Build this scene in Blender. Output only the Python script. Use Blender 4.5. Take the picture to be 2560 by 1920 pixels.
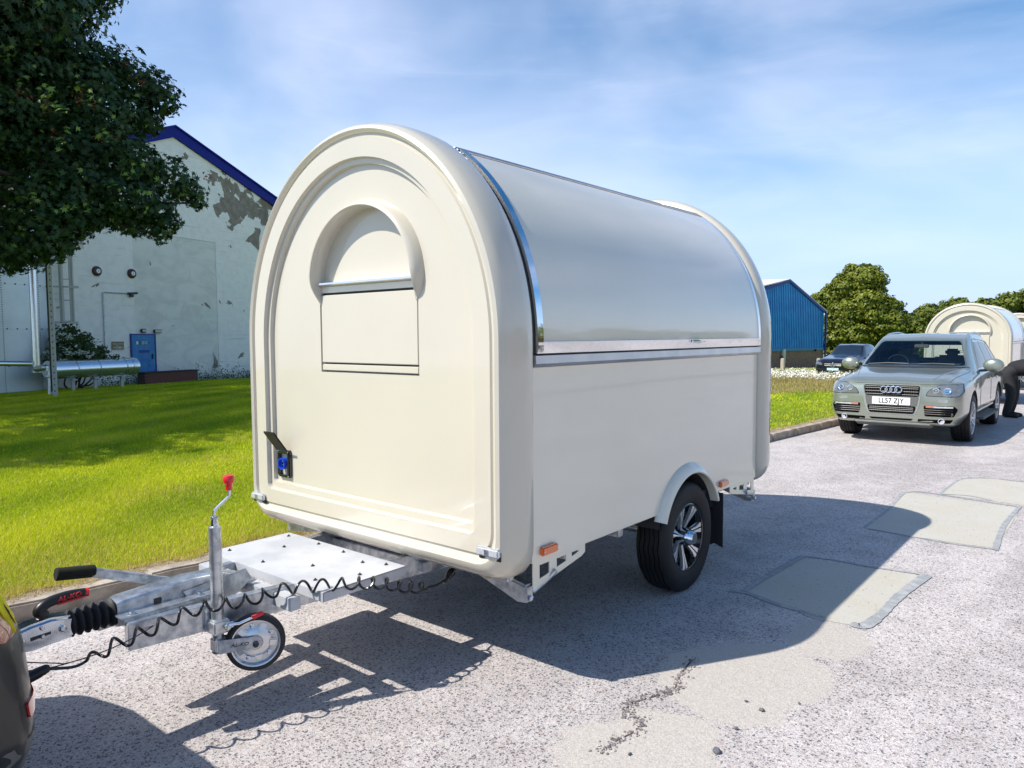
import bpy, bmesh, math, random
import numpy as np
from mathutils import Vector, Matrix
from mathutils.bvhtree import BVHTree
from mathutils.geometry import delaunay_2d_cdt
PI = math.pi
rnd = random.Random(7)
rng = np.random.default_rng(11)
scene = bpy.context.scene
for o in list(bpy.data.objects): bpy.data.objects.remove(o)
COL = scene.collection

# ------------------------------------------------------------------ camera
R_ = np.array([[0.76935274, 0.03702343, -0.63775044],
               [0.63879498, -0.05413517, 0.76747011],
               [-0.00611035, -0.99784701, -0.06529942]])
FPX = 1843.0
CP = np.array([0.0, 0.0, 1.65])
cam = bpy.data.cameras.new('camera'); camo = bpy.data.objects.new('camera', cam); COL.objects.link(camo)
right, up, back = R_[:, 0], -R_[:, 1], -R_[:, 2]
camo.matrix_world = Matrix(((right[0], up[0], back[0], CP[0]), (right[1], up[1], back[1], CP[1]),
                            (right[2], up[2], back[2], CP[2]), (0, 0, 0, 1)))
cam.sensor_width = 36; cam.lens = 36 * FPX / 2560; cam.clip_end = 3000; cam.clip_start = 0.05
scene.camera = camo
def ray(px, py): return R_ @ np.array([px - 1280, py - 960, FPX])
def at(px, py, d):                      # a point seen at photo pixel (px, py) at depth d
    return Vector((CP + ray(px, py) * (d / FPX)).tolist())

# ------------------------------------------------------------------ sky, sun, exposure
SUN = Vector((0.445, 0.74, -1.0)).normalized()
world = bpy.data.worlds.new('World'); scene.world = world; world.use_nodes = True
nt = world.node_tree; nt.nodes.clear()
def N(nt, t, **k):
    n = nt.nodes.new(t)
    for a, b in k.items():
        if a in ('loc',): continue
        setattr(n, a, b)
    return n
wo = N(nt, 'ShaderNodeOutputWorld'); bg = N(nt, 'ShaderNodeBackground'); sky = N(nt, 'ShaderNodeTexSky')
sky.sky_type = 'NISHITA'; sky.sun_disc = False
sky.sun_elevation = math.radians(49.2); sky.sun_rotation = math.atan2(-0.445, -0.74)
sky.air_density = 1.0; sky.dust_density = 0.6; sky.ozone_density = 2.2
tc = N(nt, 'ShaderNodeTexCoord')
hsv = N(nt, 'ShaderNodeHueSaturation'); hsv.inputs['Saturation'].default_value = 1.34; hsv.inputs['Hue'].default_value = 0.497; hsv.inputs['Value'].default_value = 1.2
nt.links.new(sky.outputs[0], hsv.inputs['Color'])
def wnoise(scale, sx, sy, sz, det, rough, off, rotz=0.0):
    m = N(nt, 'ShaderNodeMapping'); m.inputs['Scale'].default_value = (sx, sy, sz); m.inputs['Location'].default_value = (off, off * .7, 0)
    m.inputs['Rotation'].default_value = (0, 0, rotz)
    n = N(nt, 'ShaderNodeTexNoise'); n.inputs['Scale'].default_value = scale; n.inputs['Detail'].default_value = det
    n.inputs['Roughness'].default_value = rough; n.inputs['Distortion'].default_value = 0.5
    nt.links.new(tc.outputs['Generated'], m.inputs[0]); nt.links.new(m.outputs[0], n.inputs[0])
    return n.outputs[0]
def wramp(src, a, b, lo, hi):
    r = N(nt, 'ShaderNodeMapRange'); r.interpolation_type = 'SMOOTHSTEP'
    r.inputs[1].default_value = a; r.inputs[2].default_value = b; r.inputs[3].default_value = lo; r.inputs[4].default_value = hi
    nt.links.new(src, r.inputs[0]); return r.outputs[0]
c1 = wramp(wnoise(1.25, 1.0, 1.3, 3.0, 5, .50, 3.1, .5), .42, .82, 0, .56)
c2 = wramp(wnoise(4.5, .7, 1.0, 4.5, 9, .62, 9.7, .3), .44, .86, 0, .12)
c3 = wramp(wnoise(7.0, 1, 1, 3.2, 6, .6, 5.3), .62, .72, 0, .42)
# small cumulus only near the horizon
sep = N(nt, 'ShaderNodeSeparateXYZ'); nt.links.new(tc.outputs['Generated'], sep.inputs[0])
lowm = wramp(sep.outputs[2], .10, .17, 1, 0)
def wmath(op, a, b):
    m = N(nt, 'ShaderNodeMath', operation=op)
    for i, v in enumerate((a, b)):
        if isinstance(v, (int, float)): m.inputs[i].default_value = v
        else: nt.links.new(v, m.inputs[i])
    return m.outputs[0]
veil = wmath('MULTIPLY', wramp(sep.outputs[0], -.25, -1.0, 0, .28), wramp(wnoise(1.6, 1, 1, 2.2, 5, .55, 7.7, .4), .25, .7, .45, 1))
cl = wmath('MAXIMUM', wmath('ADD', wmath('ADD', c1, c2), veil), wmath('MULTIPLY', c3, lowm))
clc = N(nt, 'ShaderNodeMix', data_type='RGBA')
hzm = N(nt, 'ShaderNodeMix', data_type='RGBA'); nt.links.new(wramp(sep.outputs[2], 0.0, .34, .85, 0), hzm.inputs[0])
nt.links.new(hsv.outputs[0], hzm.inputs[6]); hzm.inputs[7].default_value = (4.5, 5.9, 8.6, 1)
nt.links.new(cl, clc.inputs[0]); nt.links.new(hzm.outputs[2], clc.inputs[6]); clc.inputs[7].default_value = (8.6, 8.9, 10.6, 1)
nt.links.new(clc.outputs[2], bg.inputs[0]); nt.links.new(bg.outputs[0], wo.inputs[0])
bg.inputs[1].default_value = 0.105
sl = bpy.data.lights.new('sun', 'SUN'); sl.energy = 4.8; sl.angle = math.radians(0.53); sl.color = (1.0, 0.955, 0.88)
so = bpy.data.objects.new('sun', sl); COL.objects.link(so); so.rotation_euler = SUN.to_track_quat('-Z', 'Y').to_euler()
so.location = (-8, -10, 20)
scene.view_settings.view_transform = 'Standard'; scene.view_settings.look = 'None'
scene.view_settings.exposure = 0.42; scene.view_settings.gamma = 1.0; scene.view_settings.use_curve_mapping = False

# ------------------------------------------------------------------ materials
def mat(name, col, rough=.5, metal=0., coat=0., spec=.5, emit=None, trans=0., bump=None, var=None, ior=None, coatr=.03):
    """bump=(scale,strength,dist)  var=(scale, col2, lo, hi)"""
    m = bpy.data.materials.new(name); m.use_nodes = True; t = m.node_tree
    b = t.nodes['Principled BSDF']
    b.inputs['Base Color'].default_value = (*col, 1); b.inputs['Roughness'].default_value = rough
    b.inputs['Metallic'].default_value = metal; b.inputs['Coat Weight'].default_value = coat
    b.inputs['Coat Roughness'].default_value = coatr; b.inputs['Specular IOR Level'].default_value = spec
    b.inputs['Transmission Weight'].default_value = trans
    if ior: b.inputs['IOR'].default_value = ior
    if emit: b.inputs['Emission Color'].default_value = (*emit[0], 1); b.inputs['Emission Strength'].default_value = emit[1]
    tcn = None
    if bump or var: tcn = N(t, 'ShaderNodeTexCoord')
    if var:
        n = N(t, 'ShaderNodeTexNoise'); n.inputs['Scale'].default_value = var[0]; n.inputs['Detail'].default_value = 6; n.inputs['Roughness'].default_value = .6
        t.links.new(tcn.outputs['Object'], n.inputs[0])
        r = N(t, 'ShaderNodeMapRange'); r.inputs[1].default_value = var[2]; r.inputs[2].default_value = var[3]
        t.links.new(n.outputs[0], r.inputs[0])
        x = N(t, 'ShaderNodeMix', data_type='RGBA'); x.inputs[6].default_value = (*col, 1); x.inputs[7].default_value = (*var[1], 1)
        t.links.new(r.outputs[0], x.inputs[0]); t.links.new(x.outputs[2], b.inputs['Base Color'])
    if bump:
        n = N(t, 'ShaderNodeTexNoise'); n.inputs['Scale'].default_value = bump[0]; n.inputs['Detail'].default_value = 4
        t.links.new(tcn.outputs['Object'], n.inputs[0])
        bb = N(t, 'ShaderNodeBump'); bb.inputs['Strength'].default_value = bump[1]; bb.inputs['Distance'].default_value = bump[2]
        t.links.new(n.outputs[0], bb.inputs['Height']); t.links.new(bb.outputs[0], b.inputs['Normal'])
    return m
M = {}
M['cream'] = mat('cream_gelcoat', (.575, .528, .425), .26, 0, .8, var=(1.3, (.555, .51, .41), .4, .65), bump=(5, .04, .01), coatr=.05)
M['creampanel'] = mat('cream_panel', (.74, .695, .565), .18, 0, 1, var=(1.1, (.72, .675, .545), .4, .6), bump=(1.6, .05, .03), coatr=.04)  # lighter copy of the shell cream, raised because these sides get no direct sun
M['chrome'] = mat('polished_steel', (.82, .83, .85), .06, 1, bump=(3.0, .10, .03))
M['alu'] = mat('aluminium', (.72, .73, .75), .32, 1, bump=(40, .06, .004), var=(6, (.6, .62, .65), .35, .7))
M['aluplate'] = mat('aluminium_plate', (.56, .57, .59), .62, .35, var=(5, (.46, .475, .50), .4, .62), bump=(30, .08, .003))
M['galv'] = mat('galvanised_steel', (.62, .64, .66), .36, .85, var=(22, (.34, .37, .41), .40, .62), bump=(50, .12, .003))
M['zinc'] = mat('zinc_plated', (.62, .68, .76), .22, 1, var=(12, (.45, .5, .56), .4, .7))
M['black'] = mat('black_plastic', (.012, .012, .013), .38, spec=.4)
M['rubber'] = mat('rubber', (.014, .014, .016), .62, bump=(60, .2, .003))
M['tyre'] = mat('tyre_rubber', (.009, .009, .010), .62, spec=.35, bump=(30, .15, .004), var=(5, (.018, .018, .018), .45, .7))
M['foam'] = mat('foam_grip', (.008, .008, .0035), .9, bump=(300, .5, .002))
M['cable'] = mat('cable_jacket', (.010, .010, .011), .22, spec=.6)
M['red'] = mat('red_plastic', (.72, .015, .02), .35, coat=.3)
M['redtext'] = mat('red_print', (.62, .02, .02), .5)
M['amber'] = mat('amber_lens', (.75, .13, .005), .12, coat=1, spec=.6, bump=(90, .4, .003))
M['clearlens'] = mat('clear_lens', (.62, .63, .66), .08, .35, 1, bump=(70, .6, .004))
M['brass'] = mat('yellow_passivated', (.62, .42, .12), .28, 1)
M['bluep'] = mat('blue_plastic', (.01, .06, .55), .3, coat=.4)
M['gloss'] = mat('gloss_black', (.008, .008, .01), .12, coat=.8)
M['machined'] = mat('machined_alloy', (.80, .79, .77), .28, .75)
M['seal'] = mat('rubber_seal', (.02, .02, .022), .5)
M['under'] = mat('dark_underside', (.035, .037, .04), .7)
M['audi'] = mat('grey_green_metallic', (.29, .315, .26), .30, .60, 1, var=(900, (.35, .375, .315), .4, .6))
M['navy'] = mat('black_metallic_paint', (.010, .012, .024), .2, .3, 1)
M['towpaint'] = mat('dark_olive_metallic', (.012, .013, .012), .38, .1, .25, var=(700, (.02, .02, .018), .4, .6))
M['interior'] = mat('car_interior', (.028, .028, .03), .8)
M['seat'] = mat('seat_fabric', (.10, .095, .085), .8)
M['carplastic'] = mat('grey_bumper_plastic', (.12, .12, .11), .55)
M['silver'] = mat('satin_silver', (.55, .57, .53), .3, .8, .3)
M['grillebar'] = mat('grille_bar_metal', (.16, .165, .16), .45, .3)
M['white'] = mat('white_plate', (.82, .82, .8), .35)
M['blacktext'] = mat('black_print', (.01, .01, .01), .5)
M['headlamp'] = mat('headlamp_glass', (.20, .215, .22), .10, .35, 1)
M['void'] = mat('dark_opening', (.004, .004, .004), .9, spec=.05)
M['sideglass'] = mat('dark_side_glass', (.010, .011, .012), .05, spec=.45)
M['lampbulb'] = mat('lamp_reflector', (.85, .86, .86), .05, 1)
M['alloyw'] = mat('alloy_wheel', (.55, .56, .58), .3, .8)
M['glassdark'] = mat('privacy_glass', (.012, .016, .02), .04, 0, 1, spec=.8)
def glassmat(name, tint, alpha):
    m = bpy.data.materials.new(name); m.use_nodes = True; t = m.node_tree; t.nodes.clear()
    o = N(t, 'ShaderNodeOutputMaterial'); tr = N(t, 'ShaderNodeBsdfTransparent'); gl = N(t, 'ShaderNodeBsdfGlossy'); mx = N(t, 'ShaderNodeMixShader')
    tr.inputs[0].default_value = (*tint, 1); gl.inputs[1].default_value = .02; gl.inputs[0].default_value = (.95, .97, 1, 1)
    f = N(t, 'ShaderNodeFresnel'); f.inputs[0].default_value = alpha
    ge = N(t, 'ShaderNodeNewGeometry'); iv = N(t, 'ShaderNodeMath', operation='SUBTRACT'); iv.inputs[0].default_value = 1; t.links.new(ge.outputs['Backfacing'], iv.inputs[1])
    mu = N(t, 'ShaderNodeMath', operation='MULTIPLY'); t.links.new(f.outputs[0], mu.inputs[0]); t.links.new(iv.outputs[0], mu.inputs[1])
    t.links.new(mu.outputs[0], mx.inputs[0]); t.links.new(tr.outputs[0], mx.inputs[1]); t.links.new(gl.outputs[0], mx.inputs[2]); t.links.new(mx.outputs[0], o.inputs[0])
    return m
M['glass'] = glassmat('tinted_glass', (.86, .90, .91), 1.45)
M['skin'] = mat('skin', (.50, .30, .22), .5)
M['cloth'] = mat('black_cloth', (.011, .011, .013), .85, bump=(30, .4, .01))
M['trouser'] = mat('charcoal_cloth', (.018, .019, .021), .85, bump=(25, .5, .005))
M['hair'] = mat('dark_hair', (.02, .014, .01), .6)
M['shoe'] = mat('black_leather', (.01, .01, .01), .4)

def nodes_of(m):
    m.use_nodes = True; return m.node_tree, m.node_tree.nodes['Principled BSDF']
def tnoise(t, coord, scale, det=5, rough=.6, dist=0.):
    n = N(t, 'ShaderNodeTexNoise'); n.inputs['Scale'].default_value = scale; n.inputs['Detail'].default_value = det
    n.inputs['Roughness'].default_value = rough; n.inputs['Distortion'].default_value = dist
    t.links.new(coord, n.inputs[0]); return n.outputs[0]
def trange(t, src, a, b, lo=0., hi=1., smooth=True):
    r = N(t, 'ShaderNodeMapRange')
    if smooth: r.interpolation_type = 'SMOOTHSTEP'
    for i, v in enumerate((a, b, lo, hi)): r.inputs[i + 1].default_value = v
    t.links.new(src, r.inputs[0]); return r.outputs[0]
def tmix(t, f, a, b):
    x = N(t, 'ShaderNodeMix', data_type='RGBA')
    for i, v in ((0, f), (6, a), (7, b)):
        if isinstance(v, (int, float)): x.inputs[i].default_value = v
        elif isinstance(v, tuple): x.inputs[i].default_value = (*v, 1)
        else: t.links.new(v, x.inputs[i])
    return x.outputs[2]
def tmath(t, op, a, b=0.):
    m = N(t, 'ShaderNodeMath', operation=op)
    for i, v in enumerate((a, b)):
        if isinstance(v, (int, float)): m.inputs[i].default_value = v
        else: t.links.new(v, m.inputs[i])
    return m.outputs[0]
def tmap(t, coord, sc=(1, 1, 1), loc=(0, 0, 0), rot=(0, 0, 0)):
    m = N(t, 'ShaderNodeMapping'); m.inputs['Scale'].default_value = sc; m.inputs['Location'].default_value = loc; m.inputs['Rotation'].default_value = rot
    t.links.new(coord, m.inputs[0]); return m.outputs[0]
def tbump(t, b, h, strength, dist):
    bb = N(t, 'ShaderNodeBump'); bb.inputs['Strength'].default_value = strength; bb.inputs['Distance'].default_value = dist
    t.links.new(h, bb.inputs['Height']); t.links.new(bb.outputs[0], b.inputs['Normal'])

def road_material(name, patchy):
    """worn asphalt: pale pinkish matrix, sparse dark pits, soft mortar-filled areas; patchy = fine repair mortar"""
    m = bpy.data.materials.new(name); t, b = nodes_of(m)
    g = N(t, 'ShaderNodeNewGeometry').outputs['Position']
    nz = N(t, 'ShaderNodeTexNoise'); nz.inputs['Scale'].default_value = 45; nz.inputs['Detail'].default_value = 3; t.links.new(g, nz.inputs[0])
    sc = N(t, 'ShaderNodeVectorMath', operation='SCALE'); sc.inputs['Scale'].default_value = .022; t.links.new(nz.outputs['Color'], sc.inputs[0])
    wp = N(t, 'ShaderNodeVectorMath', operation='ADD'); t.links.new(g, wp.inputs[0]); t.links.new(sc.outputs[0], wp.inputs[1]); w = wp.outputs[0]
    v = N(t, 'ShaderNodeTexVoronoi', feature='F1'); v.inputs['Scale'].default_value = 78; t.links.new(w, v.inputs['Vector'])
    sp = N(t, 'ShaderNodeSeparateColor'); t.links.new(v.outputs['Color'], sp.inputs[0])
    v2 = N(t, 'ShaderNodeTexVoronoi', feature='F1'); v2.inputs['Scale'].default_value = 210; t.links.new(w, v2.inputs['Vector'])
    sp2 = N(t, 'ShaderNodeSeparateColor'); t.links.new(v2.outputs['Color'], sp2.inputs[0])
    dot = trange(t, v.outputs['Distance'], .28, .52, 1, 0); dot2 = trange(t, v2.outputs['Distance'], .3, .6, 1, 0)
    big = tnoise(t, tmap(t, g, (1, .45, 1), rot=(0, 0, .08)), .75, 6, .6, .7); mid = tnoise(t, g, 3.0, 6, .65, .4)
    worn = trange(t, tmath(t, 'ADD', tmath(t, 'MULTIPLY', big, .6), tmath(t, 'MULTIPLY', mid, .4)), .40, .60)      # 0 smooth pale .. 1 coarse
    smooth = None
    if not patchy:
        for (px, py, rx, ry, a) in ((1800, 1705, .30, .42, .6), (1925, 1680, .30, .36, .4), (2070, 1600, .22, .30, .2), (1580, 1900, .34, .30, .3), (1660, 1830, .24, .22, .5), (1740, 1650, .16, .10, .2)):
            p = gpt(px, py); mp = N(t, 'ShaderNodeMapping', vector_type='TEXTURE'); mp.inputs['Location'].default_value = (p[0], p[1], 0); mp.inputs['Rotation'].default_value = (0, 0, a); mp.inputs['Scale'].default_value = (rx, ry, 1)
            t.links.new(g, mp.inputs[0]); ln = N(t, 'ShaderNodeVectorMath', operation='LENGTH'); t.links.new(mp.outputs[0], ln.inputs[0])
            e = trange(t, tmath(t, 'ADD', ln.outputs['Value'], tmath(t, 'MULTIPLY', mid, .9)), 1.28, 1.50, 1, 0)
            smooth = e if smooth is None else tmath(t, 'MAXIMUM', smooth, e)
    th = tmath(t, 'SUBTRACT', .90, tmath(t, 'MULTIPLY', worn, .30))
    pit = tmath(t, 'MULTIPLY', dot, tmath(t, 'GREATER_THAN', sp.outputs[0], th if not patchy else .985))
    pit2 = tmath(t, 'MULTIPLY', dot2, tmath(t, 'GREATER_THAN', sp2.outputs[0], .73 if not patchy else .90))
    if patchy: base = tmix(t, sp2.outputs[1], (.41, .38, .315), (.49, .455, .385)); base = tmix(t, trange(t, mid, .35, .7), base, (.46, .44, .39))
    else:
        base = tmix(t, sp2.outputs[1], (.40, .36, .345), (.64, .59, .565)); base = tmix(t, trange(t, sp.outputs[1], .5, 1, 0, .5), base, (.67, .62, .595))
        base = tmix(t, tmath(t, 'MULTIPLY', worn, .45), base, (.30, .27, .255)); base = tmix(t, tmath(t, 'MULTIPLY', trange(t, sp.outputs[2], .9, .93), .7), base, (.34, .27, .24))
        base = tmix(t, smooth, base, tmix(t, sp2.outputs[1], (.41, .375, .335), (.52, .475, .425)))
        pit = tmath(t, 'MULTIPLY', pit, tmath(t, 'SUBTRACT', 1, smooth)); pit2 = tmath(t, 'MULTIPLY', pit2, tmath(t, 'SUBTRACT', 1, tmath(t, 'MULTIPLY', smooth, .6)))
    dark = tmath(t, 'MAXIMUM', tmath(t, 'MULTIPLY', pit, .85), tmath(t, 'MULTIPLY', pit2, .72 if not patchy else .35))
    col = tmix(t, dark, base, (.075, .075, .085))
    h = tmath(t, 'SUBTRACT', tmath(t, 'MULTIPLY', sp2.outputs[0], .35), tmath(t, 'MAXIMUM', pit, tmath(t, 'MULTIPLY', pit2, .7)))
    h = tmath(t, 'ADD', h, tmath(t, 'MULTIPLY', tnoise(t, g, 22, 4, .6), 1.2 if not patchy else .3))
    tbump(t, b, h, .6 if not patchy else .3, .006)
    t.links.new(col, b.inputs['Base Color']); b.inputs['Roughness'].default_value = .9; b.inputs['Specular IOR Level'].default_value = .3
    return m
def gpt(px, py): p = CP + ray(px, py) * ((0 - CP[2]) / ray(px, py)[2]); return (float(p[0]), float(p[1]))
M['road'] = road_material('worn_asphalt', 0); M['patch'] = road_material('repair_mortar', 1)
M['tar'] = mat('tar_seal', (.27, .28, .285), .85, bump=(120, .6, .004), var=(14, (.42, .41, .40), .45, .7))
M['kerb'] = mat('weathered_kerb', (.27, .225, .18), .92, bump=(55, .9, .005), var=(7, (.44, .37, .30), .42, .66))
M['stone'] = mat('grey_stone', (.13, .13, .14), .85, bump=(60, .5, .01))
M['mud'] = mat('dry_soil', (.20, .145, .09), .95, bump=(60, .9, .02), var=(12, (.40, .31, .19), .4, .65))

def attr_mat(name, c0, c1, c2=None, rough=.55, trans=.0, spec=.3):
    """leaf / blade material: colour from the per-leaf 'tint' attribute"""
    m = bpy.data.materials.new(name); t, b = nodes_of(m)
    a = N(t, 'ShaderNodeAttribute', attribute_name='tint'); f = a.outputs['Fac']
    col = tmix(t, trange(t, f, 0, .8, 0, 1, False), c0, c1)
    if c2: col = tmix(t, trange(t, f, .93, .97), col, c2)
    t.links.new(col, b.inputs['Base Color']); b.inputs['Roughness'].default_value = rough; b.inputs['Specular IOR Level'].default_value = spec
    if trans > 0:
        tl = N(t, 'ShaderNodeBsdfTranslucent'); mx = N(t, 'ShaderNodeMixShader'); mx.inputs[0].default_value = trans
        t.links.new(col, tl.inputs[0]); o = t.nodes['Material Output']
        t.links.new(b.outputs[0], mx.inputs[1]); t.links.new(tl.outputs[0], mx.inputs[2]); t.links.new(mx.outputs[0], o.inputs[0])
    return m
M['blade'] = attr_mat('grass_blade', (.24, .37, .006), (.66, .69, .020), (.66, .50, .16), .6, .30, .2)
M['straw'] = attr_mat('straw_blade', (.30, .26, .08), (.46, .34, .16), (.55, .45, .28), .7, .25, .2)
M['daisy'] = attr_mat('daisy_petal', (.78, .77, .70), (.85, .84, .78), None, .6, .2)
M['maple'] = attr_mat('maple_leaf', (.018, .048, .013), (.042, .092, .018), (.24, .36, .06), .5, .16, .35)
M['keys'] = attr_mat('maple_keys', (.20, .07, .03), (.30, .11, .05), None, .7, .2)
M['chestnut'] = attr_mat('chestnut_leaf', (.085, .115, .005), (.19, .215, .026), (.27, .28, .045), .5, .18, .3)
M['woodleaf'] = attr_mat('woodland_leaf', (.06, .09, .005), (.14, .165, .022), None, .55, .15, .3)
M['elder'] = attr_mat('elder_leaf', (.03, .065, .015), (.075, .13, .03), None, .55, .15, .3)
M['flower'] = attr_mat('elder_flower', (.62, .64, .50), (.75, .76, .62), None, .6, .3)
M['bark'] = mat('bark', (.06, .045, .032), .9, bump=(20, .8, .03))

def lawn_material():
    m = bpy.data.materials.new('lawn_ground'); t, b = nodes_of(m)
    g = N(t, 'ShaderNodeNewGeometry').outputs['Position']
    n1 = tnoise(t, g, .7, 6, .6); n2 = tnoise(t, g, 30, 4, .7); n3 = tnoise(t, tmap(t, g, (1, 1, .2)), 140, 2, .6)
    col = tmix(t, trange(t, n1, .38, .64), (.15, .27, .006), (.32, .43, .005))
    col = tmix(t, trange(t, n2, .45, .7, 0, .7), col, (.28, .32, .03))
    col = tmix(t, trange(t, n3, .5, .66, 0, .7), col, (.035, .07, .006))
    t.links.new(col, b.inputs['Base Color']); b.inputs['Roughness'].default_value = .9; b.inputs['Specular IOR Level'].default_value = .15
    tbump(t, b, tmath(t, 'ADD', n3, n2), .8, .05)
    return m
M['lawn'] = lawn_material()

def wall_material():
    """old white paint over render, peeled near the right verge; object coordinates: x along the wall, z up"""
    m = bpy.data.materials.new('peeling_white_render'); t, b = nodes_of(m)
    o = N(t, 'ShaderNodeTexCoord').outputs['Object']
    s = N(t, 'ShaderNodeSeparateXYZ'); t.links.new(o, s.inputs[0]); X, Z = s.outputs[0], s.outputs[2]
    fine = tnoise(t, o, 3.0, 8, .65); big = tnoise(t, o, .5, 5, .6, .8); edge = tnoise(t, o, .8, 9, .6, .5)
    base = tmix(t, trange(t, fine, .4, .7), (.92, .885, .83), (.82, .795, .755))
    # board-marked courses (faint horizontal lines) outside the rendered panel
    lines = tnoise(t, tmap(t, o, (.25, 1, 5)), 1.6, 5, .6)
    base = tmix(t, trange(t, lines, .56, .70, 0, .45), base, (.54, .55, .56))
    # smoother grey-green render panel in the middle
    pan = tmath(t, 'MULTIPLY', tmath(t, 'MULTIPLY', trange(t, X, -2.86, -2.80), trange(t, X, 2.27, 2.33, 1, 0)), trange(t, Z, 6.75, 6.80, 1, 0))
    stain = tnoise(t, tmap(t, o, (1, 1, 1.6)), .8, 8, .6, 1.2)
    pcol = tmix(t, trange(t, stain, .36, .68), (.82, .80, .73), (.66, .655, .605))
    base = tmix(t, tmath(t, 'MULTIPLY', pan, .92), base, pcol)
    # peeled zone: upper right, under the verge
    rightm = trange(t, X, .6, 3.2); upz = trange(t, tmath(t, 'ADD', Z, tmath(t, 'MULTIPLY', X, .10)), 6.6, 9.6)
    veryup = trange(t, tmath(t, 'ADD', Z, tmath(t, 'MULTIPLY', X, .33)), 11.15, 11.9, 1, 0)
    w = tmath(t, 'MULTIPLY', tmath(t, 'MULTIPLY', rightm, upz), trange(t, X, 1.4, 3.4, .75, 1))
    w = tmath(t, 'MULTIPLY', w, tmath(t, 'MAXIMUM', veryup, trange(t, X, 3.5, 5.5)))
    thr = tmath(t, 'SUBTRACT', tmath(t, 'ADD', edge, tmath(t, 'MULTIPLY', w, .235)), .655)
    peel = trange(t, thr, 0, .0035)
    bare = tmix(t, trange(t, fine, .42, .62), (.235, .20, .165), (.33, .275, .225))
    bare = tmix(t, trange(t, X, 4.5, 8, 0, .55), bare, (.10, .09, .08))
    base = tmix(t, peel, base, bare)
    spots = trange(t, tnoise(t, o, 3.6, 5, .55), .70, .715)
    base = tmix(t, tmath(t, 'MULTIPLY', spots, trange(t, X, 2.4, 3.6)), base, (.22, .21, .20))
    rub = trange(t, tnoise(t, tmap(t, o, (1, 1, 2.2)), 5, 4, .6), .72, .74)
    base = tmix(t, tmath(t, 'MULTIPLY', rub, tmath(t, 'SUBTRACT', 1, pan)), base, (.24, .24, .24))
    t.links.new(base, b.inputs['Base Color']); b.inputs['Roughness'].default_value = .88
    tbump(t, b, tmath(t, 'SUBTRACT', tmath(t, 'MULTIPLY', fine, .4), peel), .5, .03)
    return m
M['wall'] = wall_material()
M['bluefascia'] = mat('royal_blue_fascia', (.003, .012, .23), .5, spec=.2)
M['bluedoor'] = mat('blue_door_paint', (.015, .17, .46), .45, var=(3, (.03, .26, .55), .4, .7))
M['brick'] = mat('red_brick', (.15, .055, .045), .9, bump=(30, .6, .01), var=(4, (.22, .09, .07), .4, .7))
M['mortar'] = mat('dark_mortar', (.09, .075, .07), .95)
M['coping'] = mat('dark_coping', (.04, .035, .035), .8)
M['tank'] = mat('aluminium_cladding', (.62, .68, .72), .40, .3, var=(.8, (.74, .80, .83), .35, .65), bump=(2, .05, .03))
M['pipe'] = mat('foil_clad_pipe', (.72, .77, .82), .24, .9, bump=(4, .06, .02))
M['darkmetal'] = mat('dark_painted_steel', (.03, .033, .036), .5)
M['paint_steel'] = mat('pale_grey_steel', (.55, .55, .52), .5)
M['maroon'] = mat('maroon_plastic', (.05, .012, .015), .4)
M['clad'] = mat('blue_cladding', (.006, .23, .62), .38, .1, .2, var=(1.2, (.010, .32, .70), .4, .68))
M['cladtrim'] = mat('dark_blue_trim', (.006, .03, .26), .4)
M['cladflash'] = mat('teal_flashing', (.02, .20, .36), .45)
M['brickband'] = mat('brown_brickwork', (.23, .13, .095), .9, var=(5, (.32, .20, .15), .4, .65), bump=(8, .3, .03))
M['roofwhite'] = mat('pale_sheet_roof', (.60, .60, .58), .6, var=(1, (.45, .45, .44), .5, .7))
M['timber'] = mat('grey_timber', (.42, .36, .30), .9)
M['orange'] = mat('orange_brickwork', (.38, .13, .06), .9)
M['glint'] = mat('grey_cladding', (.42, .45, .47), .6)

# ------------------------------------------------------------------ object helpers
def link(name, me, m=None, parent=None):
    o = bpy.data.objects.new(name, me); COL.objects.link(o)
    if m is not None:
        if isinstance(m, (list, tuple)):
            for k in m: me.materials.append(k)
        else: me.materials.append(m)
    if parent: o.parent = parent
    return o
def tag(o, label, cat, group=None, kind=None):
    if label: o['label'] = label
    if cat: o['category'] = cat
    if group: o['group'] = group
    if kind: o['kind'] = kind
    return o
def thing(name, label, cat, loc=(0, 0, 0), rz=0., group=None):
    o = bpy.data.objects.new(name, None); o.empty_display_size = .2; COL.objects.link(o); o.location = loc; o.rotation_euler = (0, 0, rz)
    return tag(o, label, cat, group)
def fin(bm, name, m, parent=None, ang=35, bevel=0, flat=False, seg=2):
    if bevel:
        es = [e for e in bm.edges if e.is_manifold and e.calc_face_angle(0) > .6]
        bmesh.ops.bevel(bm, geom=es, offset=bevel, segments=seg, affect='EDGES', clamp_overlap=True)
    bm.normal_update()
    me = bpy.data.meshes.new(name); bm.to_mesh(me); bm.free()
    if not flat:
        me.shade_smooth(); me.set_sharp_from_angle(angle=math.radians(ang))
    return link(name, me, m, parent)
def BM(): return bmesh.new()
def box(bm, c, s, rot=None, mi=0):
    r = bmesh.ops.create_cube(bm, size=1.0); vs = r['verts']
    Mx = Matrix.Translation(c)
    if rot is not None: Mx = Mx @ (rot.to_4x4() if hasattr(rot, 'to_4x4') else Matrix.Rotation(rot, 4, 'Z'))
    Mx = Mx @ Matrix.Diagonal((*s, 1))
    bmesh.ops.transform(bm, matrix=Mx, verts=vs)
    if mi:
        for f in {f for v in vs for f in v.link_faces}: f.material_index = mi
    return vs
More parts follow.
